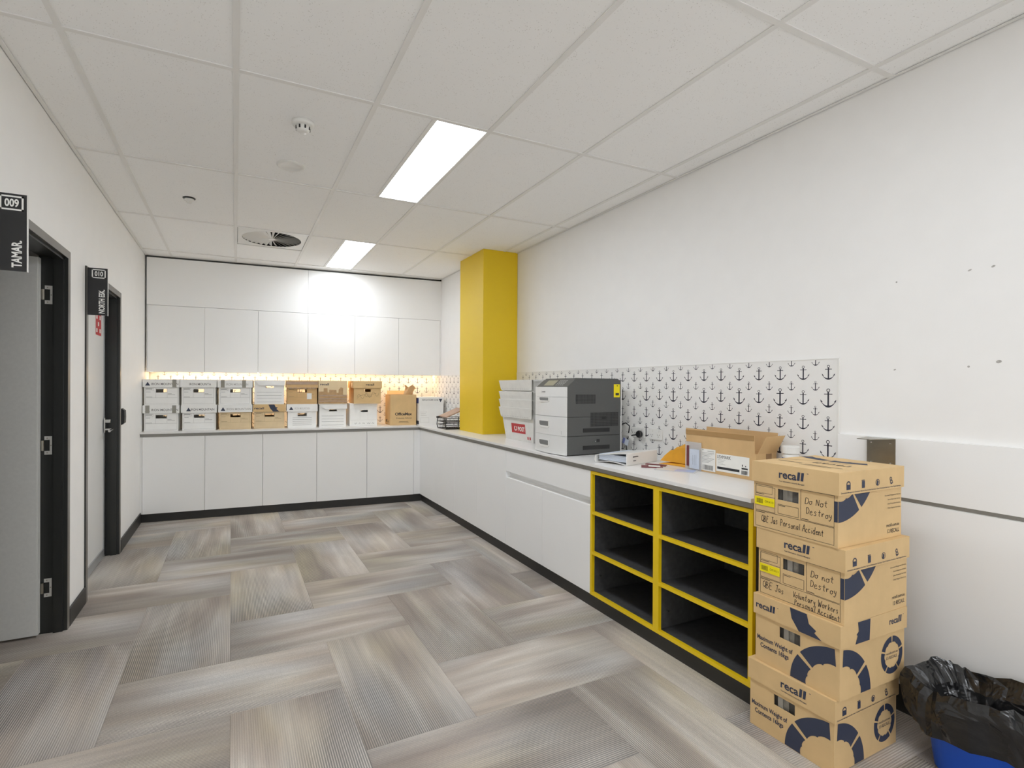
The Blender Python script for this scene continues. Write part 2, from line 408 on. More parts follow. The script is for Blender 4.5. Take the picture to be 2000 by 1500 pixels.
for m_ in range(-18, 19):
    for n_ in range(-10, 11):
        a0, b0 = m_+2*n_, m_-2*n_
        for vert in (True, False):
            ac, bcn = (a0+.5, b0-1) if vert else (a0-1, b0-.5)
            cx_, cy_ = FX+FW*(ac*ca-bcn*sa), FY+FW*(ac*sa+bcn*ca)
            if not (-3.4 < cx_ < 3.2 and REAR-.6 < cy_ < 7.0): continue
            rz = FANG+(0 if vert else pi/2)
            R_ = Matrix.Rotation(rz, 2); hw, hl = FW/2-G_, FW-G_
            loc4 = [(-hw, -hl), (hw, -hl), (hw, hl), (-hw, hl)]
            wp = [tuple(R_ @ Vector(p)+Vector((cx_, cy_))) for p in loc4]
            lim = (-3.3, 2.55, REAR, 6.75)
            cp = clip(wp, *lim)
            if len(cp) < 3: continue
            inside = all(lim[0] <= p[0] <= lim[1] and lim[2] <= p[1] <= lim[3] for p in wp)
            if inside and full is not None:
                o = bpy.data.objects.new('carpet_plank', full); C.objects.link(o); o.parent = floor
            else:
                Ri = R_.transposed(); lp = [tuple(Ri @ (Vector(p)-Vector((cx_, cy_)))) for p in (wp if inside else cp)]
                o = MB().prism(lp, -.006, 0).build('carpet_plank', CARPET, floor)
                if inside: full = o.data
            o.location = (cx_, cy_, 0); o.rotation_euler = (0, 0, rz)

# ------------------------------------------------------------------ walls
D1 = (2.588, 3.634); D2 = (3.985, 5.070); DH = 2.102     # outer door frames on the left wall
mb = MB()
for y0, y1 in ((REAR, D1[0]), (D1[1], D2[0]), (D2[1], 6.8)): mb.box(XL-.11, XL, y0, y1, 0, CEIL+.1)
for y0, y1 in (D1, D2): mb.box(XL-.11, XL, y0, y1, DH, CEIL+.1)
struct('wall_left', mb, WALL)
wall_r = struct('wall_right', MB().prism([(XR, REAR), (XR, 5.12), (XF, 5.12), (XF, 6.9), (2.75, 6.9), (2.75, REAR)], 0, CEIL+.1), WALL)
pb = [B(-.12, .612), B(BACKLEN+.1, .612), B(BACKLEN+.1, .75), B(-.12, .75)]
struct('wall_back', MB().prism([(p.x, p.y) for p in pb], 0, CEIL+.1), WALL)
mb = MB(); WX0, WX1, WZ0, WZ1 = -.75, 2.45, .12, 2.6
mb.box(XL, WX0, REAR-.12, REAR, 0, CEIL+.1).box(WX1, XR, REAR-.12, REAR, 0, CEIL+.1).box(WX0, WX1, REAR-.12, REAR, 0, WZ0).box(WX0, WX1, REAR-.12, REAR, WZ1, CEIL+.1)
struct('wall_rear', mb, WALL)
added_win = sempty('added_window_1', ((WX0+WX1)/2, REAR, 0))  # added unseen opening behind the camera, lets world light in as fill
hwx = (WX1-WX0)/2
mb = MB()
for xx in (-hwx, -.02, hwx-.04): mb.box(xx, xx+.04, -.08, -.02, WZ0, WZ1)
mb.box(-hwx, hwx, -.08, -.02, WZ0, WZ0+.04).box(-hwx, hwx, -.08, -.02, WZ1-.04, WZ1)
mb.build('added_window_frame', ALU, added_win)
# room next door, seen through the first doorway
struct('wall_office', MB().box(-3.4, -3.3, 1.2, 5.3, 0, CEIL+.1).box(-3.3, XL-.11, 1.2, 1.3, 0, CEIL+.1).box(-3.3, XL-.11, 5.2, 5.3, 0, CEIL+.1), WALL)
struct('ceiling_office', box(-3.4, XL-.11, 1.2, 5.3, CEIL, CEIL+.05), WALL)
# screw holes left in the right wall
for i, (yy, zz, rr, el) in enumerate([(1.237, 1.818, .0035, 1), (.991, 1.82, .003, 2), (.922, 1.821, .004, 1.6), (1.241, 1.443, .003, 1.6), (.992, 1.448, .004, 1), (.904, 1.464, .006, 1.3)]):
    pts = [(yy+rr*el*cos(t*pi/6)*random.uniform(.8, 1.1), zz+rr*sin(t*pi/6)+rr*(el-1)*.6*cos(t*pi/6)*-1) for t in range(12)]
    MB().prism(pts, XR-.0008, XR+.002, 'x').build('screw_hole', M('plaster_grey', (176, 173, 168), .8, var=.2, scale=300), wall_r)

# skirtings and plinths
mb = MB()
for y0, y1 in ((D1[1], D2[0]), (D2[1], 6.06)): mb.bevbox(XL, XL+.012, y0, y1, 0, .102, b=.003, seg=1)
struct('baseboard_left', mb, BLACK)
mb = MB().box(0, 2.86, 0, .015, 0, .086); mb.xf(Matrix.Translation(BO) @ Matrix.Rotation(BA, 4, 'Z')); struct('baseboard_back', mb, BLACK)
struct('baseboard_right', MB().box(1.995, 2.01, 1.474, 5.90, 0, .09).box(1.995, 2.5, 1.474, 1.486, 0, .09).box(2.533, 2.55, REAR, 1.46, 0, .115), BLACK)

# ------------------------------------------------------------------ ceiling grid
ceil = struct('ceiling', MB().box(XL+.0005, 2.75, REAR, 6.95, CEIL+.06, CEIL+.1), M('slab', (120, 118, 114), .9))
gx = [XL+.006]+[-.6025+.6*i for i in range(6)]+[XR-.004]
gy = [REAR+.01]+[1.2523+1.2*j for j in range(-3, 5)]+[6.50]
BW = .012
def backy(x): return 6.33-.065*(x-XL)          # face of the bulkhead
lights = []                                    # (col,row) whose right half carries a light
for i in range(len(gx)-1):
    for j in range(len(gy)-1):
        x0, x1, y0, y1 = gx[i]+BW-.006, gx[i+1]-BW+.006, gy[j]+BW-.006, gy[j+1]-BW+.006
        cells = [(x0, x1, y0, y1)]
        if i == 3 and any(abs(gy[j]-q) < .01 for q in (-2.3477, .0523, 2.4523, 4.8523)):
            cells = [(x0, .8975-BW+.006, y0, y1)]
            if y0 < backy(1.): lights.append((gy[j], gy[j+1]))
        if i == 2 and 4.8 < y0 < 4.9: cells = [(x0, x1, 5.4523+BW-.006, y1)]
        for (a, b, c, d) in cells:
            if c > backy(a): continue
            pts = [(a, c), (b, c), (b, min(d, backy(b)-.001)), (a, min(d, backy(a)-.001))]
            if pts[2][1] <= c+.01: continue
            MB().prism(pts, CEIL+.005, CEIL+.02).build('ceiling_tile', TILE, ceil)
def lbar(x, y0, y1): MB().box(x-BW, x+BW, y0, y1, CEIL, CEIL+.0045).box(x-.001, x+.001, y0, y1, CEIL+.005, CEIL+.03).build('grid_bar', TBAR, ceil)
for x in gx[1:-1]: lbar(x, REAR, backy(x)-.001)
for (y0, y1) in lights: lbar(.8975, y0+BW, min(y1, backy(.9))-BW)
for y in gy[1:-1]:
    for i in range(len(gx)-1):
        if y > backy(gx[i+1]): continue
        MB().box(gx[i]+BW, gx[i+1]-BW, y-BW, y+BW, CEIL+.0003, CEIL+.0045).build('cross_bar', TBAR, ceil)
MB().box(gx[2]+BW, gx[3]-BW, 5.4523-BW, 5.4523+BW, CEIL+.0003, CEIL+.0045).build('cross_bar', TBAR, ceil)
MB().box(XL+.004, XL+.022, REAR, 6.33, CEIL-.0008, CEIL+.002).build('wall_angle', TBAR, ceil)
MB().box(XR-.020, XR-.004, REAR, 4.555, CEIL-.0008, CEIL+.002).build('wall_angle', TBAR, ceil)
MB().box(XF-.018, XF-.002, 5.13, 6.10, CEIL-.0008, CEIL+.002).build('wall_angle', TBAR, ceil)
MB().prism([(XL+.02, backy(XL)-.022), (XF-.02, backy(XF)-.022), (XF-.02, backy(XF)-.001), (XL+.02, backy(XL)-.001)], CEIL-.0008, CEIL+.002).build('wall_angle', TBAR, ceil)

# ceiling lights (lamps of the room)
vis = [l for l in lights if l[0] > 0]
names = {2.4523: 'long lit ceiling panel between the smoke detector and right wall', 4.8523: 'lit ceiling panel beside the round air vent, ends at the bulkhead',
         .0523: 'lit ceiling panel above the camera end of the room', -2.3477: 'lit ceiling panel nearest the rear wall'}
for (y0, y1) in lights:
    ye = min(y1-BW, backy(1.05)-.03)
    t = thing('ceiling_light', min(names.items(), key=lambda q: abs(q[0]-y0))[1], 'light', (1.0475, (y0+ye)/2, CEIL), 0, 'ceiling light panels')
    hx, hy = .138, (ye-y0-BW)/2
    MB().box(-hx, hx, -hy+.004, hy-.004, .004, .008).build('diffuser', TROFF, t)
    mb = MB().box(-hx-.004, hx+.004, -hy, hy, .0085, .05)
    mb.build('housing', WPLAST, t)
    mb = MB().box(-hx-.004, -hx, -hy, hy, .001, .0085).box(hx, hx+.004, -hy, hy, .001, .0085).box(-hx, hx, -hy, -hy+.004, .001, .0085).box(-hx, hx, hy-.004, hy, .001, .0085)
    mb.build('rim', WPLAST, t)

# smoke detector, speaker cover, sprinkler, air vent
t = thing('smoke_detector', 'white domed smoke detector with slotted sides on ceiling tile', 'smoke detector', (.305, 2.79, CEIL+.005))
MB().lathe([(0, 0), (.054, 0), (.054, -.016), (.048, -.022), (0, -.022)], 32).build('base', WPLAST, t, True)
MB().lathe([(.036, -.022), (.033, -.045), (.024, -.052), (0, -.053)], 24).build('dome', WPLAST, t, True)
for k in range(8):
    mb = box(-.004, .004, .033, .0365, -.042, -.026); mb.xf(Matrix.Rotation(k*pi/4+.2, 4, 'Z')); mb.build('slot', BLKPL, t)
t = thing('speaker_cover', 'flat round white ceiling speaker cover beyond the smoke detector', 'speaker', (.30, 3.372, CEIL+.005))
MB().lathe([(0, 0), (.082, 0), (.082, -.004), (.074, -.009), (.062, -.009), (.060, -.006), (0, -.006)], 40).build('cover', WPLAST, t, True)
t = thing('sprinkler_head', 'small recessed fire sprinkler in ceiling near left wall', 'sprinkler', (-.305, 4.285, CEIL+.005))
MB().lathe([(0, 0), (.042, 0), (.041, -.003), (.03, -.005), (0, -.004)], 28).build('flange', BLKPL, t, True)
MB().lathe([(0, -.004), (.03, -.006), (.034, -.016), (.02, -.022), (.016, -.034), (0, -.036)], 24).build('head', WPLAST, t, True)
t = thing('air_vent', 'square white ceiling diffuser with round swirl of radial blades', 'air vent', (.2975, 5.1523, CEIL+.004))
n = 48; R0, HS = .252, .285
mb = MB(); ring = [(R0*cos(2*pi*k/n), R0*sin(2*pi*k/n)) for k in range(n)]
sq = []
for k in range(n):
    a = 2*pi*k/n; s_ = HS/max(abs(cos(a)), abs(sin(a))); sq.append((s_*cos(a), s_*sin(a)))
mb.add([(p[0], p[1], 0) for p in ring+sq]+[(p[0], p[1], .004) for p in ring+sq],
       [(k, (k+1) % n, n+(k+1) % n, n+k) for k in range(n)]+[(2*n+k, 3*n+k, 3*n+(k+1) % n, 2*n+(k+1) % n) for k in range(n)]+[(k, 2*n+k, 2*n+(k+1) % n, (k+1) % n) for k in range(n)])
mb.build('face_plate', WPLAST, t)
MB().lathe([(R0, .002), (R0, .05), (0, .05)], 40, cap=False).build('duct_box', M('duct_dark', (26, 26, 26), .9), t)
MB().lathe([(0, -.001), (.03, -.001), (.032, .006), (0, .006)], 24).build('hub', WPLAST, t)
for k in range(32):
    a = 2*pi*k/32; mb = MB()
    w0, w1 = .005, .040
    mb.add([(.03, -w0*.3, .001), (R0, -w1*.32, .001), (R0, w1*.38, .020), (.03, w0, .004), (.03, -w0*.3, .0025), (R0, -w1*.32, .0025), (R0, w1*.38, .0215), (.03, w0, .0055)],
           [(0, 1, 2, 3), (7, 6, 5, 4), (0, 4, 5, 1), (1, 5, 6, 2), (2, 6, 7, 3), (3, 7, 4, 0)])
    mb.xf(Matrix.Rotation(a, 4, 'Z')); mb.build('blade', WPLAST, t)

# ------------------------------------------------------------------ yellow pillar
pil = MB().box(2.168, 2.547, 4.556, 5.132, WT+.0005, CEIL+.004).build('pillar', YEL)
tag(pil, 'square yellow painted pillar rising from the worktop to the ceiling', 'pillar')

# ------------------------------------------------------------------ door frames and doors, left wall
def frame(parent, y0, y1, fwid=.042):
    mb = MB()
    for (a, b) in ((y0, y0+fwid), (y1-fwid, y1)): mb.box(XL-.12, XL+.008, a, b, 0, DH)
    mb.box(XL-.12, XL+.008, y0+fwid, y1-fwid, DH-fwid, DH)
    mb.box(XL-.052, XL-.010, y0+fwid, y0+fwid+.012, 0, DH-fwid).box(XL-.052, XL-.010, y1-fwid-.012, y1-fwid, 0, DH-fwid).box(XL-.052, XL-.010, y0+fwid, y1-fwid, DH-fwid-.012, DH-fwid)
    f = mb.build('frame', FRAME, parent)
    mb = MB()
    for (a, b) in ((y0, y0+fwid), (y1-fwid, y1)): mb.box(XL+.008, XL+.0095, a, b, 0, DH)
    mb.box(XL+.008, XL+.0095, y0+fwid, y1-fwid, DH-fwid, DH)
    mb.build('face_trim', FRAMELIP, f)
    return f
door1 = sempty('door_1'); frame(door1, *D1)
jy = D1[1]-.042
leaf = MB().bevbox(-1.86, -.956, jy-.045, jy-.004, .012, 2.046, b=.002, seg=1).build('leaf', DOORG, door1)
MB().box(-.956, -.9535, jy-.044, jy-.005, .013, 2.045).build('leaf_edge', DOOREDGE, leaf)
for zc in (1.851, 1.028, .25):
    h = MB().box(-.938, -.905, jy-.002, jy+.0005, zc-.05, zc-.03).box(-.938, -.905, jy-.002, jy+.0005, zc+.03, zc+.05).box(-.915, -.905, jy-.002, jy+.0005, zc-.03, zc+.03).build('hinge', M('satin_steel', (206, 204, 198), .4, metal=.25, var=.04), door1)
    MB().tube([(-.945, jy-.006, zc-.028), (-.945, jy-.006, zc+.028)], .007, 10).build('knuckle', STEEL, h)
    for (xx, zz) in ((-.926, .04), (-.926, -.04), (-.910, 0)):
        MB().lathe([(0, -.0035), (.003, -.003), (.0035, -.002), (.0035, 0)], 10, (xx, jy, zc+zz), 'y').build('screw', STEEL, h)
door2 = sempty('door_2'); frame(door2, *D2)
y0, y1 = D2[0]+.044, D2[1]-.044; lx0, lx1 = XL-.118, XL-.083
lf = MB().box(lx0, lx1-.008, y0, y1, .012, 2.056).build('leaf', DOORW, door2)
mb = MB().box(lx1-.008, lx1, y0, y0+.05, .012, 2.056).box(lx1-.008, lx1, y1-.045, y1, .012, 2.056).box(lx1-.008, lx1, y0+.05, y1-.045, 2.0, 2.056)
mb.build('stile', ALU, lf)
MB().box(lx1-.008, lx1+.001, y0+.05, y1-.045, .012, .075).build('bottom_rail', ALU, lf)
MB().box(lx1, lx1+.004, y1-.032, y1-.024, .02, 2.05).box(lx1, lx1+.003, y1-.05, y1-.045, .02, 2.05).build('seal', BLKPL, lf)
hd = MB().bevbox(lx1, lx1+.008, y1-.075, y1-.045, .985, 1.10, b=.003).build('handle_plate', CHROME, lf)
MB().tube([(lx1+.008, y1-.06, 1.01), (lx1+.05, y1-.06, 1.01), (lx1+.055, y1-.075, 1.01), (lx1+.055, y1-.18, 1.005)], .009, 10).build('lever', CHROME, hd)
MB().lathe([(0, .0), (.016, 0), (.016, .03), (.012, .034), (0, .034)], 16, (lx1+.008, y1-.06, 1.075), 'x').build('lock', CHROME, hd)
st = MB().box(lx1-.0075, lx1-.0068, 4.72, 4.89, 1.735, 1.93).build('sticker', REDP, lf)
prt('sticker_print', lf, WHITEP, [rect(.015+i*.05, .02+j*.05, .05+i*.05, .05+j*.05) for i in range(3) for j in range(3) if (i+j) % 2 == 0], (lx1-.0064, 4.72, 1.735), Y, Z)
# black latch plate on the wall beside door 2
t = thing('door_switch', 'black rounded door release switch on left wall by second doorway', 'switch', (XL, 5.15, 1.10))
MB().bevbox(0, .006, -.045, .045, -.068, .068, b=.003).build('plate', BLKPL, t)
MB().prism([(.006, -.066), (.024, -.05), (.026, 0), (.024, .05), (.006, .066)], -.036, .036, 'y').build('paddle', BLKPL, t)

# blade signs
def sign(num, word, y, label):
    t = thing('blade_sign', label, 'sign', (XL, y, 1.80), 0, 'projecting room signs')
    z1 = .296
    MB().box(.0005, .006, -.018, .008, 0, z1).build('wall_bracket', BLKPL, t)
    bd = MB().box(.006, .112, -.006, .004, 0, z1).build('board', BLKPL, t)
    MB().box(.112, .1145, -.006, .004, -.002, z1).build('edge_strip', WPLAST, t)
    o = (0, -.0066, 0)
    prt('number_border', bd, WHITEP, outline(.030, .232, .102, .288, .006), o, X, Z)
    prt('number', bd, WHITEP, fit(num, .043, .0450, .2465, size=.041, bold=.03), o, X, Z); its = []
    wd = {'TAMAR.': .105, 'NORTH ESK.': .150}[word]
    v = fit(word, wd, 0, 0, size=.042, bold=.03)
    its.append(([(.103-.007-p[1], .012+p[0]) for p in v[0]], v[1]))
    prt('lettering', bd, WHITEP, its, o, X, Z)
sign('009', 'TAMAR.', 2.60, 'black blade sign 009 TAMAR on left wall by open grey door')
sign('010', 'NORTH ESK.', 4.012, 'black blade sign 010 NORTH ESK on left wall by closed white door')

# ------------------------------------------------------------------ back cabinets
def part_b(mb): return mb
def bthing(name, label, cat_, x, y=0, z=0, group=None): return thing(name, label, cat_, B(x, y, z), BA, group)
DX0, DP = .021, .5455
labs = ['pair of white base cabinet doors beside the left wall', 'pair of white base cabinet doors midway along back wall', 'single white base cabinet door next to the inner corner']
for k, (i0, i1) in enumerate(((0, 2), (2, 4), (4, 5))):
    t = bthing('base_cabinet', labs[k], 'cabinet', DX0+i0*DP, 0, 0, 'white base cabinets on back wall')
    wd = (i1-i0)*DP
    MB().box(.002, wd-.002, -.004, .57, .088, .84).build('carcass', CABIN, t)
    for i in range(i1-i0):
        MB().bevbox(i*DP+.0015, (i+1)*DP-.0015, -.025, -.006, .086, .846, b=.0012, seg=1).build('door', CAB, t)
t = tag(MB().box(0, DX0-.002, -.015, .5, .086, .846).xf(Matrix.Translation(BO) @ Matrix.Rotation(BA, 4, 'Z')).build('filler_panel', CAB), 'narrow white filler strip between left wall and base cabinets', 'panel')
xe = DX0+5*DP
fl = MB().prism([(B(xe+.002, -.020).x, B(xe+.002, -.020).y), (1.972, B(xe+.05, -.020).y), (1.972, 5.36), (1.99, 5.36), (1.99, 5.95), (B(xe+.002, .0).x, B(xe+.002, .0).y)], .088, .846).build('filler_panel', CAB)
tag(fl, 'white corner filler panel where the two cabinet runs meet', 'panel')
# uppers
UX0, UP = .007, .5233
labs = ['pair of white wall cabinet doors beside the left wall', 'middle pair of white wall cabinet doors above stacked boxes', 'pair of white wall cabinet doors beside the yellow pillar corner']
for k in range(3):
    t = bthing('wall_cabinet', labs[k], 'cabinet', UX0+2*k*UP, .25, 1.498, 'white wall cabinets on back wall')
    MB().box(.002, 2*UP-.002, .019, .355, .018, .69).build('carcass', CABIN, t)
    for i in range(2):
        MB().bevbox(i*UP+.0012, (i+1)*UP-.0012, 0, .018, .0, .6915, b=.001, seg=1).build('door', CAB, t)
bk = sempty('wall_bulkhead', B(0, .25, 0), BA)
for a, b in ((.0, UX0+3*UP-.0012), (UX0+3*UP+.0012, 3.164)): MB().box(a, b, .001, .36, 2.1925, 2.683).build('panel', CAB, bk)
MB().box(UX0+6*UP+.0015, 3.163, .002, .3, 1.498, 2.19).build('panel', CAB, bk)
MB().box(0, UX0-.0015, .002, .3, 1.498, 2.19).build('panel', CAB, bk)
tr = MB().box(0, 3.166, .003, .36, 2.684, CEIL+.004).xf(Matrix.Translation(B(0, .25)) @ Matrix.Rotation(BA, 4, 'Z')); struct('trim_1', tr, FRAME)
# warm LED strip
t = bthing('led_strip', 'warm glowing LED strip under the white wall cabinets', 'light', .02, .25, 1.498)
MB().box(0, 3.12, .23, .25, .0085, .0175).build('channel', ALU, t)
MB().box(.005, 3.115, .232, .248, .006, .0085).build('glow', LEDM, t)

# ------------------------------------------------------------------ right run of base cabinets
RX = 1.97
def rthing(name, label, cat_, y, group=None): return thing(name, label, cat_, (RX, y, 0), 0, group)
YD = [5.357, 4.804, 4.251, 3.699]
t = rthing('base_cabinet', 'pair of white base cabinet doors under the yellow pillar', 'cabinet', 4.251, 'white base cabinets on right wall')
MB().box(.019, .355, .002, YD[0]-4.251-.002, .088, .84).build('carcass', CABIN, t)
for a, b in ((0, YD[1]-4.251), (YD[1]-4.251, YD[0]-4.251)): MB().bevbox(0, .018, a+.0012, b-.0012, .09, .846, b=.001, seg=1).build('door', CAB, t)
t = rthing('base_cabinet', 'single plain white base cabinet door below the postal tubs', 'cabinet', YD[3], 'white base cabinets on right wall')
MB().box(.019, .57, .002, YD[2]-YD[3]-.002, .088, .84).build('carcass', CABIN, t)
MB().bevbox(0, .018, .0012, YD[2]-YD[3]-.0012, .09, .846, b=.001, seg=1).build('door', CAB, t)
t = rthing('drawer_cabinet', 'white cabinet with wide drawer, finger groove and two doors below printer', 'cabinet', 2.592)
L_ = YD[3]-2.592
MB().box(.05, .57, .002, L_-.002, .088, .84).build('carcass', CABIN, t)
dr = MB().bevbox(0, .018, .0012, L_-.0012, .682, .846, b=.001, seg=1).build('drawer', CAB, t)
MB().prism([(.018, .682), (.042, .682), (.046, .676), (.046, .648), (.04, .64), (.018, .628), (.018, .62), (.05, .62), (.05, .69), (.018, .69)], .0015, L_-.0015, 'y').build('finger_groove', CAB, t)
for a, b in ((0, L_/2), (L_/2, L_)): MB().bevbox(0, .018, a+.0012, b-.0012, .09, .6335, b=.001, seg=1).build('door', CAB, t)
MB().box(.0, .045, L_-.0012, L_-.0005, .634, .682).build('groove_end', CAB, t)

# yellow and black pigeon-hole unit
SY0, SY1 = 1.478, 2.5905
t = rthing('pigeonhole_unit', 'open black shelf unit with yellow edging and six compartments', 'shelf unit', SY0)
SL = SY1-SY0; D_ = .50; ym = .56
for a, b in ((.003, .018), (SL-.018, SL-.003)): MB().box(.02, D_, a, b, .09, .845).build('side_panel', SHELF, t)
MB().box(.02, D_, ym-.018, ym+.018, .11, .83).build('divider', SHELF, t)
MB().box(D_-.012, D_, .018, SL-.018, .11, .83).build('back_panel', SHELF, t)
MB().box(.02, D_, .018, SL-.018, .830, .845).build('top_panel', SHELF, t)
MB().box(.02, D_, .018, SL-.018, .09, .106).build('bottom_panel', SHELF, t)
FT = .021
mb = MB().box(0, .02, 0, FT, .088, .846); mb.build('yellow_stile', YELC, t)
MB().box(0, .02, SL-.017, SL, .088, .846).build('yellow_stile', YELC, t)
MB().box(0, .02, ym-.020, ym+.020, .107, .829).build('yellow_stile', YELC, t)
MB().box(0, .02, FT, SL-.017, .829, .846).build('yellow_rail', YELC, t)
MB().box(0, .02, FT, SL-.017, .088, .107).build('yellow_rail', YELC, t)
for zz in (.592, .346):
    for a, b in ((FT, ym-.020), (ym+.020, SL-.017)):
        s = MB().box(.02, D_-.012, a-.002, b+.002, zz-.008, zz+.008).build('shelf', SHELF, t)
        MB().box(0, .02, a, b, zz-.009, zz+.009).build('yellow_lip', YELC, s)
for (yy, zz) in ((SL-.02, .20), (ym-.02, .20)):
    MB().lathe([(0, -.012), (.004, -.012), (.004, 0)], 10, (.06, yy, zz), 'y').build('shelf_pin', CHROME, t)

# worktop (one continuous L)
wf = -.045
c0, c1 = B(0, wf), None
xcorner = 1.95; ycorner = c0.y + (xcorner-c0.x)*(-.065)
def wt_poly(inset):
    a = B(0, wf+inset); yc = a.y+(xcorner+inset-a.x)*(-.065)
    bl = B(.0005, .60); br_y = bl.y+(XF-.004-bl.x)*(-.065)
    e = 1.473+ (inset*.4 if inset else 0)
    return [(XL+.001, a.y), (xcorner+inset, yc), (xcorner+inset, e), (XR-.003, e), (XR-.003, 5.117), (XF-.004, 5.117), (XF-.004, br_y), (XL+.001, bl.y)]
t = thing('worktop', 'white L-shaped worktop running over all base cabinets', 'worktop', (1.95, 1.473, WT))
off = Matrix.Translation((-1.95, -1.473, -WT))
MB().prism(wt_poly(0), WT-.017, WT).xf(off).build('top_slab', TOPM, t)
MB().prism(wt_poly(.028), WT-.047, WT-.0175).xf(off).build('recessed_rail', RAILM, t)

# ------------------------------------------------------------------ splashbacks with printed anchors
def anchor(s, wid):
    # unit anchor: height s, centred
    h = s; w2 = wid/2; k = s/.071
    its = []
    its.append(arcseg(0, h*.40, h*.062, h*.095, 0, 360, 14))
    its.append(rect(-.0030*k, -h*.44, .0030*k, h*.31))
    its.append(rect(-w2*.52, h*.185, w2*.52, h*.185+.0030*k))
    n = 7; V = []
    for sgn in (-1, 1):
        up_, lo = [], []
        for i in range(n+1):
            tt = i/n; x = sgn*w2*.90*tt; yb = -h*.5+h*.30*tt**2.1; th = h*(.085*(1-tt)+.03)
            up_.append((x, yb+th)); lo.append((x, yb))
        its.append((up_+lo, [(i, i+1, n+2+i, n+1+i) for i in range(n)]))
        e = (sgn*w2*.90, -h*.5+h*.30)
        its.append(([(sgn*w2, e[1]+h*.12), (e[0]-sgn*w2*.22, e[1]-h*.015), (e[0]+sgn*w2*.03, e[1]-h*.02)], [(0, 1, 2)]))
    return cat(*its)
AM, AB, AS = anchor(.071, .061), anchor(.091, .074), anchor(.046, .039)
def clipz(it, z1, z0):
    v, f = it; ys = [p[1] for p in v]
    if max(ys) <= z1 and min(ys) >= z0: return it
    nv = [(p[0], min(max(p[1], z0), z1)) for p in v]
    return (nv, f)
def anchors(x_list_big, x_list_small, z0, z1, par0=0):
    its = []
    for k, x in enumerate(x_list_big):
        for r in range(5):
            z = 1.438-.1228*r
            a = AB if (k+par0) % 2 == 0 and r % 2 == 1 else AM
            if z-.05 < z0: continue
            its.append(move(a, x, z))
    for x in x_list_small:
        for r in range(5):
            z = 1.4945-.1212*r
            if z-.025 < z0: continue
            its.append(clipz(move(AS, x, z), z1-.001, z0))
    return its
SPL = M('splashback_white', (236, 235, 232), .35, var=.008)
# near right wall: local right vector for the viewer is -Y
t = thing('splashback', 'long white splashback printed with navy anchors behind the printer', 'splashback', (XR, 1.474, WT), 0, 'anchor printed splashbacks')
MB().box(-.008, -.0005, 0, 4.553-1.474, .0005, 1.5-WT).build('panel', SPL, t)
MB().box(-.010, -.0005, -.010, -.0004, .0005, 1.5-WT+.004).box(-.010, -.0005, -.0004, 4.553-1.474, 1.5-WT, 1.5-WT+.004).build('edge_trim', WPLAST, t)
bigY = [1.513+.1213*k for k in range(25)]; smY = [1.574+.1213*k for k in range(24)]
prt('anchor_print', t, INKO, anchors([-(y-1.474) for y in bigY], [-(y-1.474) for y in smY], WT, 1.5), (-.0086, 0, -WT), -Y, Z)
# far right wall
t = thing('splashback', 'short anchor printed splashback between yellow pillar and back corner', 'splashback', (XF, 5.135, WT), 0, 'anchor printed splashbacks')
LF = 6.46-5.135
MB().box(-.008, -.0005, 0, LF, .0005, 1.5-WT).build('panel', SPL, t)
prt('anchor_print', t, INKO, anchors([-(.05+.1213*k) for k in range(11)], [-(.11+.1213*k) for k in range(10)], WT, 1.5), (-.0086, 0, -WT), -Y, Z)
# back wall
t = bthing('splashback', 'anchor printed splashback on the back wall lit by warm strip', 'splashback', -.034, .602, WT, 'anchor printed splashbacks')
MB().box(0, 3.23, 0, .008, .0005, .62).build('panel', SPL, t)
prt('anchor_print', t, INKO, anchors([.075+.1213*k for k in range(26)], [.135+.1213*k for k in range(25)], WT, 1.515), (0, -.0006, -WT), X, Z)

# ------------------------------------------------------------------ low panelling on the right wall
t = thing('wall_panelling', 'low white wall panelling with horizontal finger groove behind bin', 'panelling', (XR, 1.46, 0))
LP = 1.46-REAR
MB().box(-.022, -.0005, -LP, 0, .904, 1.15).build('upper_board', CAB, t)
MB().box(-.022, -.0005, -LP, 0, .116, .886).build('lower_board', CAB, t)
MB().box(-.006, -.0005, -LP, 0, .886, .904).build('groove_strip', RAILM, t)
t = thing('steel_bracket', 'brushed steel angle bracket riveted to white panel above boxes', 'bracket', (XR-.0225, 1.28, 1.0))
MB().box(-.003, -.0003, -.055, .055, .012, .147).build('back_plate', STEEL, t)
MB().prism([(-.0031, -.053), (-.125, -.02), (-.125, .03), (-.0031, .055)], .1455, .148).build('top_flange', STEEL, t)
for yy in (-.037, .037):
    for zz in (.04, .125): MB().lathe([(0, -.0055), (.003, -.005), (.0042, -.003)], 10, (0, yy, zz), 'x').build('rivet', CHROME, t)

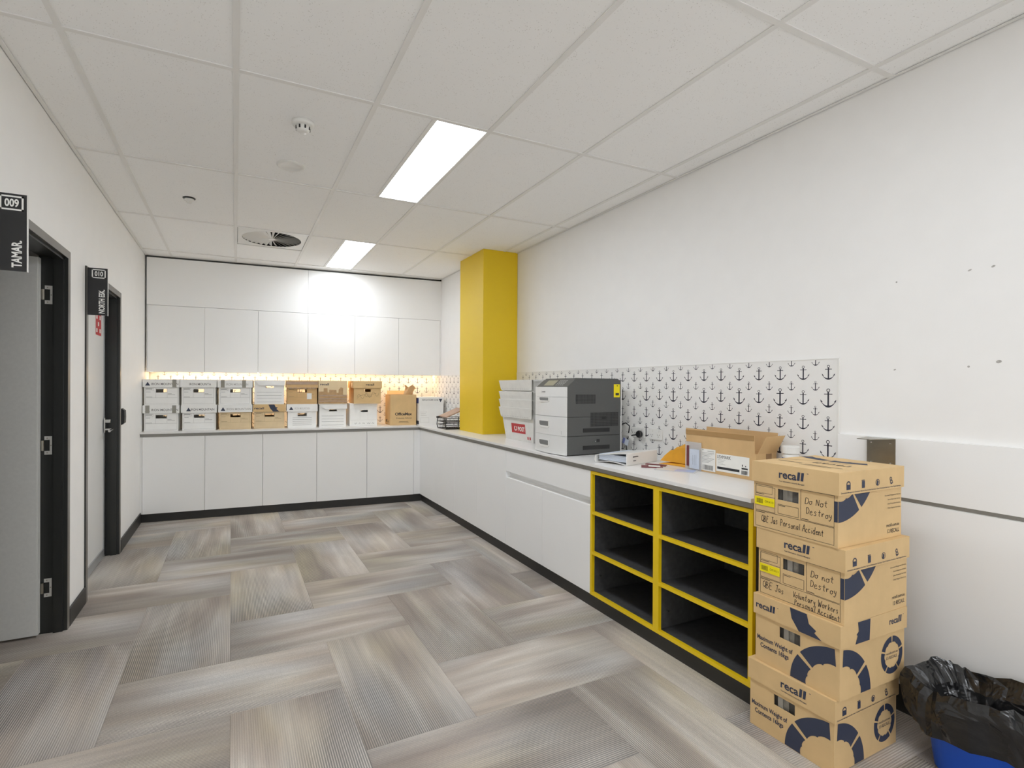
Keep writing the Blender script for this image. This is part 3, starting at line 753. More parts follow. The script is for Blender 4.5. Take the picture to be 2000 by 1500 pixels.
# ------------------------------------------------------------------ archive boxes
TH = .004
def archive_box(name, label, loc, rotz, w_, d_, h_, bmat, lmat, group=None, lid_h=.08, lid='full', hole=(-.048, .048, .128, .162), files=False, ins=.006):
    t = thing(name, label, 'box', loc, rotz, group)
    iw = w_/2-ins if lid != 'none' else w_/2
    y0, y1 = (ins, d_-ins) if lid != 'none' else (0, d_)
    zt = h_-.006 if lid != 'none' else h_
    mb = MB().box(-iw, iw, y0, y1, 0, TH).box(-iw, -iw+TH, y0, y1, TH, zt).box(iw-TH, iw, y0, y1, TH, zt)
    for (a, b) in ((y0, y0+TH), (y1-TH, y1)):
        if hole:
            x0, x1, z0, z1 = hole
            mb.box(-iw+TH, x0, a, b, TH, zt).box(x1, iw-TH, a, b, TH, zt).box(x0, x1, a, b, TH, z0).box(x0, x1, a, b, z1, zt)
        else: mb.box(-iw+TH, iw-TH, a, b, TH, zt)
    if lid == 'none': mb.box(-iw, iw, y0, y1, zt, zt+.001)
    body = mb.build('body', bmat, t)
    ld = None
    if lid == 'full':
        W2 = w_/2
        mb = MB().box(-W2, W2, 0, d_, h_-TH, h_)
        mb.box(-W2, W2, 0, TH*.8, h_-lid_h, h_-TH).box(-W2, W2, d_-TH*.8, d_, h_-lid_h, h_-TH).box(-W2, -W2+TH*.8, TH*.8, d_-TH*.8, h_-lid_h, h_-TH).box(W2-TH*.8, W2, TH*.8, d_-TH*.8, h_-lid_h, h_-TH)
        ld = mb.build('lid', lmat, t)
    elif lid == 'flap':
        W2 = w_/2
        mb = MB().box(-W2, W2, .002, d_, h_-TH, h_)
        pts = [(-W2, h_), (-W2+.02, h_-.012), (-W2+.06, h_-.05), (-W2+.085, h_-.058), (W2, h_-.055), (W2, h_)]
        mb.prism(pts, -.001, .003, 'y')
        ld = mb.build('lid', lmat, t)
    if files:
        x0, x1, z0, z1 = hole; n = 9; rr = random.Random(len(label))
        for k in range(n):
            xa = -iw*.6+k*iw*1.2/n
            mb = MB().box(xa+.001, xa+iw*1.2/n-.001, y0+.012+rr.random()*.01, y1-.02, TH+.001, z1+.005-rr.random()*.008)
            mb.build('file', [FILES, M('file_dark', (96, 94, 90), .7, var=.1), M('file_pale', (178, 174, 166), .7, var=.1)][k % 3], body)
    return t, body, ld
def onfront(parent, mat, its, y=-.0006, name='print'): return prt(name, parent, mat, its, (0, y, 0), X, Z)

def iron(ld, h_, tri=True, txt='IRON MOUNTAIN', x0=-.085, wd=.235, tri_x=-.118, rev=False, ink=None):
    zb = h_-.058
    if tri: prt('triangle_logo', ld, NAVY, poly([(tri_x-.022, zb-.006), (tri_x+.022, zb-.006), (tri_x, zb+.032)]), (0, -.0006, 0), X, Z)
    prt('lettering', ld, ink or INKG, [fit(txt, wd, x0, zb, size=.032, bold=.010)], (0, -.0006, 0), X, Z)
def fields(body, w_, ink=None):
    z = .18; x0, x1 = -w_/2+.02, w_/2-.02
    its = [outline(x0, .012, x1, .176, .001), rect(x0, .075, x1, .0762), rect(x0+.09, .076, x0+.091, .176), rect(x1-.09, .076, x1-.089, .176),
           outline(x0+.005, .145, x0+.07, .170, .001)]
    its += [rect(x0+.006, .160, x0+.06, .165), rect(x0+.006, .132, x0+.045, .1345), rect(x0+.006, .082, x0+.06, .0845), rect(x1-.085, .115, x1-.05, .1175), rect(x1-.085, .105, x1-.02, .1075)]
    prt('form_print', body, ink or INKG, its, (0, .0104, 0), X, Z)
def rules(body, w_, zs):
    prt('rule_lines', body, INK, lines(-w_/2+.03, w_/2-.03, zs, .0018), (0, .0104, 0), X, Z)
def tapes(ld, h_, xs, mat=None, z0=None, drop=.08):
    for x in xs: MB().box(x-.018, x+.018, -.0012, -.0003, h_-drop, h_-.002).build('tape', mat or TAPEG, ld)

FRY = .075                                 # box fronts, measured in from the plinth line
HB = .2615
def bx(i0, i1): return (i0+i1)/2
GRP = 'archive boxes stacked on the back worktop'
def bbox(label, x0, x1, lev, *a, dy=0., rz=0., dep=.40, **k):
    h = HB
    return archive_box('archive_box', label, B((x0+x1)/2, FRY+dy, WT+.0008+lev*(h+.0006)), BA+rz, (x1-x0), dep, h, *a, group=GRP, ins=.011, **k)
# left-hand columns
t, b, l = bbox('white archive box, lower of the stack against left wall', .003, .322, 0, CARDW, CARDW); iron(l, HB); fields(b, .32); tapes(l, HB, (-.118, .115))
t, b, l = bbox('white archive box with taped lid, upper of stack against left wall', .003, .325, 1, CARDW, CARDW); iron(l, HB); fields(b, .32); tapes(l, HB, (.115,))
t, b, l = bbox('white archive box, lower of second stack from left wall', .338, .664, 0, CARDW, CARDW); iron(l, HB, True, tri_x=-.095, x0=-.075, wd=.215); fields(b, .32)
t, b, l = bbox('white archive box with faded logo, upper of second stack from left wall', .330, .662, 1, CARDW, CARDW); iron(l, HB, False, 'IRON MOUNTA', x0=-.085, wd=.2); fields(b, .32)
t, b, l = bbox('brown archive box under a white lid, lower of third stack', .679, 1.004, 0, CARDL, CARDW, rz=.01); iron(l, HB, ink=M('ink_pale', (188, 186, 182), .6)); fields(b, .32, M('ink_brown', (150, 128, 92), .7))
t, b, l = bbox('white archive box with two grey tapes on its lid', .671, 1.005, 1, CARDW, CARDW); iron(l, HB, False, x0=-.085, wd=.21, ink=M('ink_pale', (188, 186, 182), .6)); fields(b, .32)
tapes(l, HB, (-.118, .085), M('tape_dark', (142, 138, 126), .25, var=.1))
t, b, l = bbox('brown archive box with navy swoosh on lid, lower of fourth stack', 1.011, 1.337, 0, CARDL, CARD, rz=.008, dy=.012)
prt('lettering', l, NAVY, [fit('recall', .095, -.15, HB-.052, size=.034, bold=.02)], (0, -.0006, 0), X, Z)
prt('swoosh_print', l, NAVY, poly([(-.01, HB-.002), (.05, HB-.002), (.062, HB-.03), (.085, HB-.035), (.07, HB-.05), (.10, HB-.079), (.035, HB-.079), (.005, HB-.04)]), (0, -.0006, 0), X, Z)
fields(b, .32, M('ink_brown', (150, 128, 92), .7))
t, b, l = bbox('white archive box with slanted flap lid and ruled lines, upper of fourth stack', 1.012, 1.332, 1, CARDW, CARDW, lid='flap', hole=(-.04, .045, .178, .198), dy=.008)
rules(b, .31, (.025, .065, .095, .13)); iron(l, HB+.018, True, x0=-.035, wd=.17, tri_x=-.055, ink=M('ink_pale', (188, 186, 182), .6))
t, b, l = bbox('white archive box with ruled lines, lower of fifth stack', 1.348, 1.672, 0, CARDW, CARDW, dy=.006); iron(l, HB, ink=M('ink_pale2', (205, 203, 199), .6), x0=-.08, wd=.16, tri_x=-.115)
rules(b, .26, [.03+.020*k for k in range(5)])
t, b, l = bbox('brown archive box with torn taped lid, upper of fifth stack', 1.342, 1.676, 1, CARDD, CARDD, dy=.003); fields(b, .33, M('ink_brown', (150, 128, 92), .7))
MB().box(-.166, .166, -.0016, -.0004, HB-.045, HB-.012).build('tape', TAPE, l); MB().box(.05, .10, .0095, .0107, .055, .12).build('label', PAPER, b)
for k in range(6):
    x0_ = -.15+k*.05; MB().prism([(x0_, HB-.08), (x0_+.05, HB-.078), (x0_+.035, HB-.093), (x0_+.012, HB-.088)], -.0012, -.0004, 'y').build('torn_tape', TAPE, l)
t, b, l = bbox('white archive box with curved flap lid, lower of sixth stack', 1.681, 1.994, 0, CARDW, CARDW, lid='flap', hole=(-.04, .045, .178, .198), dy=.006)
rules(b, .30, (.022, .06, .09, .125)); iron(l, HB+.018, True, x0=-.035, wd=.17, tri_x=-.055, ink=M('ink_pale', (188, 186, 182), .6))
t, b, l = bbox('brown lidless box crossed by torn packing tape, upper of sixth stack', 1.680, 1.994, 1, CARDL, CARDL, lid='none', hole=None)
prt('lettering', b, NAVY, [fit('recall', .095, -.14, .21, size=.034, bold=.02)], (0, -.0006, 0), X, Z)
tp = MB()
pts = [(-.155, .006), (.155, .006), (.155, .10), (.11, .102), (.112, .18), (.085, .188), (.062, .16), (.06, .125), (.04, .125), (.038, .158), (-.04, .160), (-.042, .13), (-.058, .13), (-.06, .178), (-.1, .178), (-.102, .14), (-.155, .14)]
MB().prism(pts, -.0014, -.0003, 'y').build('torn_tape', M('torn_card', (176, 142, 100), .5, var=.18, scale=30), b)
for zz in (.022, .05, .085): MB().prism([(-.154, zz), (.0, zz+.006), (.154, zz), (.154, zz+.012), (-.02, zz+.016), (-.154, zz+.014)], -.0019, -.0015, 'y').build('tape', TAPE, b)
t, b, l = bbox('white box without lid and with marker scribble, lower of seventh stack', 2.030, 2.345, 0, CARDW, CARDW, lid='none', hole=(-.03, .05, .162, .184), dy=.06)
its = [outline(-.15, .07, .15, .2, .001), rect(-.04, .07, -.039, .2), rect(.05, .07, .051, .2)]
prt('form_print', b, M('ink_pale', (188, 186, 182), .6), its, (0, -.0006, 0), X, Z)
prt('handwriting', b, INK, [stroke([(x0_+.006*k, .03+.009*sin(k*1.9+x0_*40)) for k in range(n_)], .0018) for x0_, n_ in ((-.10, 5), (-.055, 4), (-.01, 5), (.04, 8), (.095, 6))], (0, -.0006, 0), X, Z)
t, b, l = bbox('brown archive box with scribbled front, upper of seventh stack', 2.062, 2.395, 1, CARD, CARD, dy=.02, rz=.02, hole=(-.035, .038, .135, .168))
prt('lettering', l, INK, [fit('recall', .095, -.02, HB-.052, size=.034, bold=.02)], (0, -.0006, 0), X, Z)
sw = [(-.12+.012*k, .075+.03*sin(k*.9)+.002*k) for k in range(22)]
prt('handwriting', b, INK, [stroke([(-.12, .06), (-.09, .09), (-.05, .1), (0, .11), (.06, .11), (.1, .12)], .002), stroke(sw, .0018), stroke([(-.03+.007*k, .085+.012*sin(k*2.1)) for k in range(12)], .002)], (0, .0104, 0), X, Z)
MB().box(-.1665-.0005, -.1662, .06, .12, HB-.075, HB-.02).build('tape', TAPE, l)

# open brown carton with a paper bag inside
t = thing('carton', 'tall brown open carton with paper bag inside, on the corner worktop', 'box', B(2.655, FRY+.04, WT+.0008), BA+.0)
w2, dd, hh = .157, .30, .365
mb = MB().box(-w2, w2, 0, dd, 0, TH).box(-w2, -w2+TH, 0, dd, TH, hh).box(w2-TH, w2, 0, dd, TH, hh).box(-w2+TH, w2-TH, 0, TH, TH, hh).box(-w2+TH, w2-TH, dd-TH, dd, TH, hh)
b = mb.build('body', CARD, t)
MB().add([(-w2+.02, dd-.003, hh), (w2-.02, dd-.003, hh), (w2-.03, dd+.045, hh+.045), (-w2+.03, dd+.045, hh+.045), (-w2+.02, dd, hh), (w2-.02, dd, hh), (w2-.03, dd+.048, hh+.045), (-w2+.03, dd+.048, hh+.045)],
         [(0, 1, 2, 3), (7, 6, 5, 4), (0, 4, 5, 1), (1, 5, 6, 2), (2, 6, 7, 3), (3, 7, 4, 0)]).build('flap', CARDD, t)
prt('lettering', b, INK, [fit('OfficeMax', .205, -.10, .118, size=.047, bold=.03), fit('Productivity. Delivered.', .19, -.085, .078, size=.019, bold=.004), rect(-.05, .042, .06, .045), rect(-.055, .032, .065, .035)], (0, -.0006, 0), X, Z)
prt('side_print', b, INK, [rect(.04, .03, .085, .06), outline(.10, .035, .14, .06, .004), poly([(.16, .03), (.2, .03), (.18, .06)])], (-w2-.0006, dd, 0), -Y, Z)
bag = thing('paper_bag', 'crumpled brown paper bag poking out of the open carton', 'bag', B(2.70, FRY+.14, WT+.006), BA+.3)
mb = MB(); nn = 14; rings = [(.05, .02), (.052, .18), (.05, .30), (.047, .37), (.052, .43), (.058, .455)]
rr = random.Random(3)
for k, (r, z) in enumerate(rings):
    for j in range(nn):
        a = 2*pi*j/nn; q = r*(1+.16*rr.uniform(-1, 1)*(k > 1)); tilt = max(0, z-.25)*.35
        mb.v.append((q*1.25*cos(a)+tilt, q*.7*sin(a), z+(.02*sin(3*a)+.012*rr.uniform(-1, 1) if k > 3 else 0)))
for k in range(len(rings)-1):
    for j in range(nn): mb.f.append((k*nn+j, k*nn+(j+1) % nn, (k+1)*nn+(j+1) % nn, (k+1)*nn+j))
mb.f.append(tuple(range(nn-1, -1, -1)))
mb.build('sack', M('kraft_paper', (206, 170, 122), .7, var=.1, scale=20), bag)
# upside-down white box in the corner
t = thing('archive_box', 'upside-down white archive box with blue corner prints beside wire tray', 'box', B(2.981, .035, WT+.0008), BA, GRP)
w2, dd, hh = .150, .39, .335
mb = MB().box(-w2, w2, 0, dd, 0, hh-.002); b = mb.build('body', CARDW, t)
MB().box(-w2-.003, w2+.003, -.003, dd+.003, hh-.075, hh).build('lid_band', CARDW, t)
its = [fit('IRON MOUNTAIN', .2, 0, 0, size=.03, bold=.004)]
its[0] = ([(.082-p[0], hh-.022-p[1]) for p in its[0][0]], its[0][1])
prt('lettering', b, INKG, its, (0, -.0036, 0), X, Z)
prt('triangle_logo', b, NAVY, poly([(.09, hh-.02), (.135, hh-.02), (.1125, hh-.062)]), (0, -.0036, 0), X, Z)
prt('form_print', b, M('ink_pale', (188, 186, 182), .6), [outline(-.135, .15, -.06, .165, .001), rect(-.135, .135, -.07, .138), rect(-.135, .115, -.06, .118), outline(-.14, .03, -.03, .09, .0015)], (0, -.0006, 0), X, Z)
prt('corner_print', b, BLUEP, [rect(.0, .262, .37, .325)], (-w2-.0037, dd, 0), -Y, Z)
prt('corner_print', b, NAVY, [rect(.0, .01, .37, .05)], (-w2-.0006, dd, 0), -Y, Z)

# wire document tray
t = thing('document_tray', 'two tier black wire document tray with brown board beside pillar', 'tray', (2.05, 5.22, WT+.0006))
def tray(z, name, tilt=0):
    mb = MB()
    for a, b in (((0, 0), (.25, 0)), ((0, .26), (.25, .26)), ((0, 0), (0, .26)), ((.25, 0), (.25, .26))):
        mb.tube([(a[0], a[1], z+.004), (b[0], b[1], z+.004)], .004, 6); mb.tube([(a[0], a[1], z+.045), (b[0], b[1], z+.045)], .004, 6)
    for k in range(9): mb.tube([(.028*k+.012, 0, z+.003), (.028*k+.012, .26, z+.003)], .0022, 5)
    for k in range(8):
        mb.tube([(0, .035*k+.008, z+.003), (0, .035*k+.008, z+.045)], .0018, 5)
    return mb.build(name, BLKPL, t)
tray(0, 'lower_tray'); tray(.075, 'upper_tray')
for (xx, yy) in ((0, 0), (.25, 0), (0, .26), (.25, .26)):
    MB().tube([(xx, yy, .002), (xx-.012 if xx == 0 else xx, yy, .045), (xx, yy, .12)], .0045, 6).build('support', BLKPL, t)
MB().box(.0, .25, -.008, -.003, .002, .018).build('front_bar', BLKPL, t)
mb = MB().box(0, .24, 0, .245, 0, .012); mb.xf(Matrix.Translation((.005, .008, .125)) @ Matrix.Rotation(-.38, 4, 'Y')); mb.build('board', TIMBER, t)
MB().bevbox(-.03, .0, .20, .235, .115, .135, b=.004).build('clip', BLKPL, t)

# ------------------------------------------------------------------ nested postal tubs
def tub(z, label, logo=False):
    t = thing('postal_tub', label, 'tub', (2.345, 3.915, WT+.0006+z), 0, 'nested postal tubs')
    H_ = .285; t0 = .003
    def ringp(hx, hy, zz): return [(-hx, -hy, zz), (hx, -hy, zz), (hx, hy, zz), (-hx, hy, zz)]
    b0, b1 = (.132, .238), (.160, .288)
    V = ringp(b0[0], b0[1], 0)+ringp(b1[0], b1[1], H_)+ringp(b0[0]-t0, b0[1]-t0, t0)+ringp(b1[0]-t0, b1[1]-t0, H_)
    F = [(3, 2, 1, 0), (8, 9, 10, 11)]+[(i, (i+1) % 4, 4+(i+1) % 4, 4+i) for i in range(4)]+[(8+(i+1) % 4, 8+i, 12+i, 12+(i+1) % 4) for i in range(4)]+[(4+i, 4+(i+1) % 4, 12+(i+1) % 4, 12+i) for i in range(4)]
    bd = MB().add(V, F).build('body', CORFL, t)
    # folded rim flaps
    fx = -b1[0]
    pts = [(-b1[1]-.004, H_), (-b1[1]+.016, H_-.078), (-b1[1]+.03, H_-.088), (b1[1]-.03, H_-.088), (b1[1]-.016, H_-.078), (b1[1]+.004, H_)]
    for sg in (1, -1):
        mb = MB().prism(pts, 0, .003, 'x')
        mb.v = [(sg*(fx-.006-.013*(1-(H_-p[2])/.088)-p[0]), p[1], p[2]) for p in mb.v]
        mb.build('rim_flap', CORFL, t)
    MB().box(fx-.006, -fx+.006, -b1[1]-.006, -b1[1]+.002, H_-.012, H_+.002).box(fx-.006, -fx+.006, b1[1]-.002, b1[1]+.006, H_-.012, H_+.002).box(fx-.018, fx+.001, -b1[1], b1[1], H_-.001, H_+.002).box(-fx-.001, -fx+.018, -b1[1], b1[1], H_-.001, H_+.002).build('rim', CORFL, t)
    prt('rivet_row', t, INKG, [rect(-b1[1]+.05+.03*k, H_-.076, -b1[1]+.058+.03*k, H_-.073) for k in range(16)], (fx-.0126, 0, 0), -Y, Z)
    if logo:
        sl = (b1[0]-b0[0])/H_; u_ = Vector((-sl, 0, 1)).normalized(); o = Vector((-b0[0], 0, 0))-Vector((u_.z, 0, -u_.x))*.0012
        p = prt('post_plate', bd, REDP, [rect(-.115, .066, .125, .148)], o, -Y, u_)
        o2 = o-Vector((u_.z, 0, -u_.x))*.0006
        prt('post_lettering', bd, WHITEP, [fit('POST', .115, 0, .086, size=.052, bold=.03), arcseg(-.045, .106, .012, .022, 100, 300, 12), arcseg(-.036, .106, .012, .020, -80, 80, 12)], o2, -Y, u_)
        prt('side_marks', bd, REDP, [rect(.15, .022, .17, .046), rect(.185, .022, .205, .046)], o, -Y, u_)
    return t
tub(0, 'white corflute postal tub with red POST plate, lowest of the nest', True)
tub(.07, 'white corflute postal tub, second from bottom of nest beside pillar')
tub(.14, 'white corflute postal tub, third from bottom of nest beside pillar')
tub(.237, 'white corflute postal tub, topmost of nest beside the printer')

# ------------------------------------------------------------------ laser printer
PX0, PY0, PW, PD = 1.995, 2.897, .39, .468
t = thing('laser_printer', 'grey and white laser printer with two paper trays on worktop', 'printer', (PX0, PY0, WT+.0008))
H1 = 1.363-WT; H2 = 1.418-WT
def slab(z0, z1, name, parent, mat, x0=.0, x1=PD, y0=.0, y1=PW): return MB().bevbox(x0, x1, y0, y1, z0, z1, b=.004).build(name, mat, parent)
# grey casing by stages
cas = MB().prism([(.012, .262), (.012, H1), (.074, H2-.006), (PD, H2-.006), (PD, .262)], .0, PW, 'y').build('main_casing', PRINTG, t)
slab(.132, .2605, 'tray_casing', t, PRINTG, .012); slab(.004, .1305, 'lower_tray_casing', t, PRINTG, .012)
MB().prism([(.075, H2-.0055), (.085, H2+.004), (PD-.02, H2+.004), (PD-.006, H2-.0055)], .012, PW-.012, 'y').build('top_cover', PRINTG, t)
MB().box(PD+.0005, PD+.012, .004, PW-.01, .01, H2-.02).build('rear_cover', PRINTW, t)
# bowed white fronts
def bowed(z0, z1, name, cut=None, mat=PRINTW):
    n = 14; pts = [(.0118, .0)]
    for k in range(n+1):
        s_ = k/n; pts.append((.0118-.012-.022*sin(pi*s_), PW*s_))
    pts.append((.0118, PW))
    return MB().prism(pts, z0, z1).build(name, mat, t)
bowed(.398, H1-.002, 'upper_front'); f1 = bowed(.264, .3965, 'front_door'); 
f2 = bowed(.133, .2615, 'paper_tray'); f3 = bowed(.004, .1315, 'paper_tray')
for pf, zc, dz in ((f1, .378, .017), (f2, .205, .026), (f3, .070, .026)):
    yc = .235
    pts = [(yc-.066, zc-dz*.6), (yc-.052, zc-dz), (yc+.045, zc-dz), (yc+.068, zc-dz*.1), (yc+.068, zc+dz), (yc-.066, zc+dz)]
    MB().prism(pts, -.0245, -.018, 'x').build('handle_rim', WPLAST, pf)
    pts = [(yc-.056, zc-dz*.45), (yc+.044, zc-dz*.45), (yc+.058, zc), (yc+.058, zc+dz*.8), (yc-.056, zc+dz*.8)]
    MB().prism(pts, -.0252, -.0246, 'x').build('handle_recess', M('recess_grey', (120, 121, 120), .6, var=.1), pf)
prt('maker_name', t, INKG, [fit('Lexmark', .052, 0, 0, size=.016, bold=.01)], (-.0225, .27, .428), -Y, Z)
prt('tray_mark', t, INKG, [outline(0, 0, .012, .02, .0015)], (-.0075, .05, .145), -Y, Z)
# slanted control panel
sl = Vector((.062, 0, H2-.006-H1)).normalized(); nn_ = Vector((-sl.z, 0, sl.x))
o = Vector((.013, PW, H1+.0))+nn_*.0004
prt('control_panel', t, PRINTD, [rect(.02, .004, PW-.02, .079)], o, -Y, sl)
prt('display', t, SCREEN, [rect(.075, .012, .20, .072)], o+nn_*.0005, -Y, sl)
prt('keypad', t, GREYPL, [rect(.225+.025*i, .014+.016*j, .242+.025*i, .024+.016*j) for i in range(4) for j in range(4)], o+nn_*.0005, -Y, sl)
# side details (face towards the room end)
def grid(name, x0, x1, z0, z1, nx, nz):
    MB().box(x0, x1, -.0012, -.0003, z0, z1).build(name, PRINTD, t)
    mb = MB()
    for k in range(nx+1): xx = x0+(x1-x0)*k/nx; mb.box(xx-.0009, xx+.0009, -.0022, -.0012, z0, z1)
    for k in range(nz+1): zz = z0+(z1-z0)*k/nz; mb.box(x0, x1, -.0022, -.0012, zz-.0009, zz+.0009)
    mb.build('vent_grille', PRINTG, t)
grid('vent', .08, .245, .352, .415, 16, 7)
grid('vent', .205, .445, .224-.03, .295-.004, 22, 9)
MB().box(.30, .335, -.0035, -.0022, .243, .262).build('side_latch', PRINTD, t)
for z0 in (.155, .036): MB().box(.142, .370, -.0014, -.0002, z0, z0+.028).build('side_slot', PRINTD, t)
MB().box(.258, .283, -.0016, -.0002, .085, .107).build('side_button', PRINTD, t)
MB().lathe([(0, -.0018), (.004, -.0016), (.004, 0)], 10, (.246, 0, .092), 'y').build('screw', CHROME, t)
MB().box(.405, .458, -.0016, -.0003, .395, .487).build('asset_tag', YLAB, t)
prt('tag_print', t, INK, [rect(.026, .078, .034, .084), rect(.015, .014, .045, .03)], (.405, -.0019, .395), X, Z)

# ------------------------------------------------------------------ sockets, plug and lead
def gpo(y, label, name='power_outlet', plate=WPLAST, zc=1.048):
    t = thing(name, label, 'power outlet', (XR-.008, y, zc), 0, 'power outlets on the anchor splashback')
    MB().bevbox(-.011, -.0005, -.059, .059, -.036, .036, b=.003).build('plate', plate, t)
    for yy in (-.03, .03):
        MB().box(-.0135, -.0112, yy-.007, yy+.007, .016, .028).build('switch', WPLAST, t)
        for (a, b_, ry) in ((-.008, -.004, .5), (.008, -.004, -.5), (0, -.016, 0)):
            m2 = box(-.0114, -.0108, -.001, .001, -.0035, .0035); m2.xf(Matrix.Translation((-.0003, yy+a, b_)) @ Matrix.Rotation(ry, 4, 'X')); m2.build('slot', BLKPL, t)
    return t
gpo(2.790, 'white double power outlet holding a black plug beside printer')
gpo(2.632, 'empty white double power outlet on anchor splashback')
gpo(2.935, 'white power outlet half hidden behind the printer')
t = thing('power_plug', 'round black mains plug in white outlet with curled black lead', 'plug', (XR-.021, 2.765, 1.038))
MB().lathe([(.016, 0), (.024, -.006), (.026, -.018), (.022, -.026), (0, -.028)], 20, (0, 0, 0), 'x').build('plug_body', BLKPL, t)
MB().tube([(-.016, .018, -.004), (-.018, .06, -.012), (-.02, .10, -.028), (-.02, .13, -.06), (-.02, .12, -.12), (-.02, .07, -.138)], .0042, 8).build('lead', BLKPL, t)
MB().tube([(-.016, .105, .0), (-.02, .09, .05), (-.02, .13, .07), (-.02, .165, .06)], .0042, 8).build('lead_loop', BLKPL, t)
m2 = box(-.002, 0, -.045, .005, -.012, .012); m2.xf(Matrix.Translation((-.024, .085, -.022)) @ Matrix.Rotation(.5, 4, 'X')); m2.build('cable_tag', PAPER, t)
m2 = box(-.002, 0, -.03, .03, -.022, .022); m2.xf(Matrix.Translation((-.026, .125, -.062)) @ Matrix.Rotation(.35, 4, 'X')); tg = m2.build('test_tag', PAPERB, t)
m2 = box(-.0026, -.002, .006, .028, -.02, .02); m2.xf(Matrix.Translation((-.026, .125, -.062)) @ Matrix.Rotation(.35, 4, 'X')); m2.build('tag_print', M('ink_lilac', (120, 130, 190), .5), t)

# ------------------------------------------------------------------ white lever-arch binder lying flat
t = thing('ring_binder', 'white ring binder full of paper lying flat beside printer', 'binder', (2.085, 2.395, WT+.0006), math.atan2(.257, .967))
LB, WB, HBn = .33, .225, .072
MB().bevbox(0, LB, 0, .006, 0, HBn, b=.002).build('spine', WPLAST, t)
n = 12
prof = [(.006+(WB-.006)*k/n, HBn-.003-.018*sin(pi*k/n*.9)*(.3)-.026*(k/n)**2) for k in range(n+1)]
pts = prof+[(p[0], p[1]+.003) for p in reversed(prof)]
MB().prism(pts, 0, LB, 'x').build('top_cover', WPLAST, t)
pb_ = [(.006+(WB-.006)*k/n, .0+.012*sin(pi*k/n)) for k in range(n+1)]
MB().prism(pb_+[(p[0], p[1]+.003) for p in reversed(pb_)], 0, LB, 'x').build('bottom_cover', WPLAST, t)
MB().prism([(WB, .0), (WB, HBn-.026), (WB+.004, HBn-.028), (WB+.012, .02), (WB+.004, 0)], 0, LB, 'x').build('cover_edge', WPLAST, t)
for k in range(6):
    zz = .017+.006*k
    MB().box(.012+.001*(k % 2), LB-.01, .012, WB-.012-.002*(k % 3), zz, zz+.0053).build('paper_block', PAPERB, t)
prt('spine_print', t, INKG, [rect(.06, .045, .115, .052), rect(.065, .022, .095, .028), rect(.075, .046, .12, .050)], (0, -.0007, 0), X, Z)

# ------------------------------------------------------------------ envelopes and loose papers
def crumpled(name, label, loc, rz, L0, W0, H0, seed, mat, group=None):
    t = thing(name, label, 'envelope', loc, rz, group); rr = random.Random(seed); nx, ny = 12, 8; V = []; F = []
    for s_ in (0, 1):
        for i in range(nx+1):
            for j in range(ny+1):
                u_, v_ = i/nx, j/ny; e = (1-(2*u_-1)**4)*(1-(2*v_-1)**4)
                grow = .35+.75*u_
                z = H0*grow*(e**.5)*(1 if s_ else 0)+rr.uniform(-1, 1)*H0*.05*e*(s_)
                V.append((L0*(u_-.5), W0*(v_-.5)*(1-.12*sin(pi*u_)), max(0, z)+(.0015 if s_ else 0)))
    k = (nx+1)*(ny+1)
    for s_ in (0, 1):
        for i in range(nx):
            for j in range(ny):
                a = s_*k+i*(ny+1)+j; F.append((a, a+1, a+ny+2, a+ny+1) if not s_ else (a, a+ny+1, a+ny+2, a+1))
    bnd = [i*(ny+1) for i in range(nx+1)]+[nx*(ny+1)+j for j in range(1, ny+1)]+[i*(ny+1)+ny for i in range(nx-1, -1, -1)]+[j for j in range(ny-1, 0, -1)]
    for a, b_ in zip(bnd, bnd[1:]+bnd[:1]): F.append((a, b_, b_+k, a+k))
    MB().add(V, F).build('body', mat, t)
    return t
crumpled('padded_envelope', 'flat yellow padded envelope lying under another by the brown carton', (2.415, 2.300, WT+.0006), radians(-82), .21, .13, .014, 4, ENVEL, 'yellow padded envelopes')
t = crumpled('padded_envelope', 'bulky opened yellow padded envelope lying beside brown carton', (2.432, 2.312, WT+.0165), radians(-84), .205, .125, .125, 9, ENVEL, 'yellow padded envelopes')
mb = MB()
mb.add([(.098, -.05, .012), (.098, .05, .012), (.104, .045, .13), (.102, .01, .105), (.104, -.03, .145), (.100, -.048, .12), (.101, -.05, .012), (.101, .05, .012), (.107, .045, .13), (.105, .01, .105), (.107, -.03, .145), (.103, -.048, .12)],
       [(0, 1, 2, 3, 4, 5), (11, 10, 9, 8, 7, 6)]+[(i, (i+1) % 6, 6+(i+1) % 6, 6+i) for i in range(6)])
mb.build('torn_mouth', M('envelope_inner', (206, 130, 24), .6, var=.05), t)
t = thing('booklet', 'maroon booklet lying open on worktop in front of envelopes', 'booklet', (2.20, 2.31, WT+.0006), radians(-42))
MB().box(-.06, .06, -.04, .035, 0, .005).build('cover', MAROON, t)
MB().box(-.02, .045, -.025, .02, .0052, .0072).build('label', PAPER, t)
mb = box(-.05, .07, 0, .03, 0, .004); mb.xf(Matrix.Translation((.01, .05, .004)) @ Matrix.Rotation(-.3, 4, 'Z')); mb.build('flap', MAROON, t)
t = thing('plastic_sleeve', 'clear plastic sleeve with pale blue print lying on worktop', 'sleeve', (2.235, 2.16, WT+.0006), radians(-58))
MB().box(-.11, .11, -.05, .05, 0, .0025).build('card', M('sleeve_card', (214, 212, 212), .3, var=.03), t)
MB().box(.0, .10, -.046, .044, .0027, .0032).build('print', M('sleeve_blue', (178, 190, 224), .3, var=.06, scale=20), t)
MB().box(-.10, -.02, -.04, .046, .0027, .0032).build('print', M('sleeve_cream', (226, 218, 206), .3, var=.04), t)

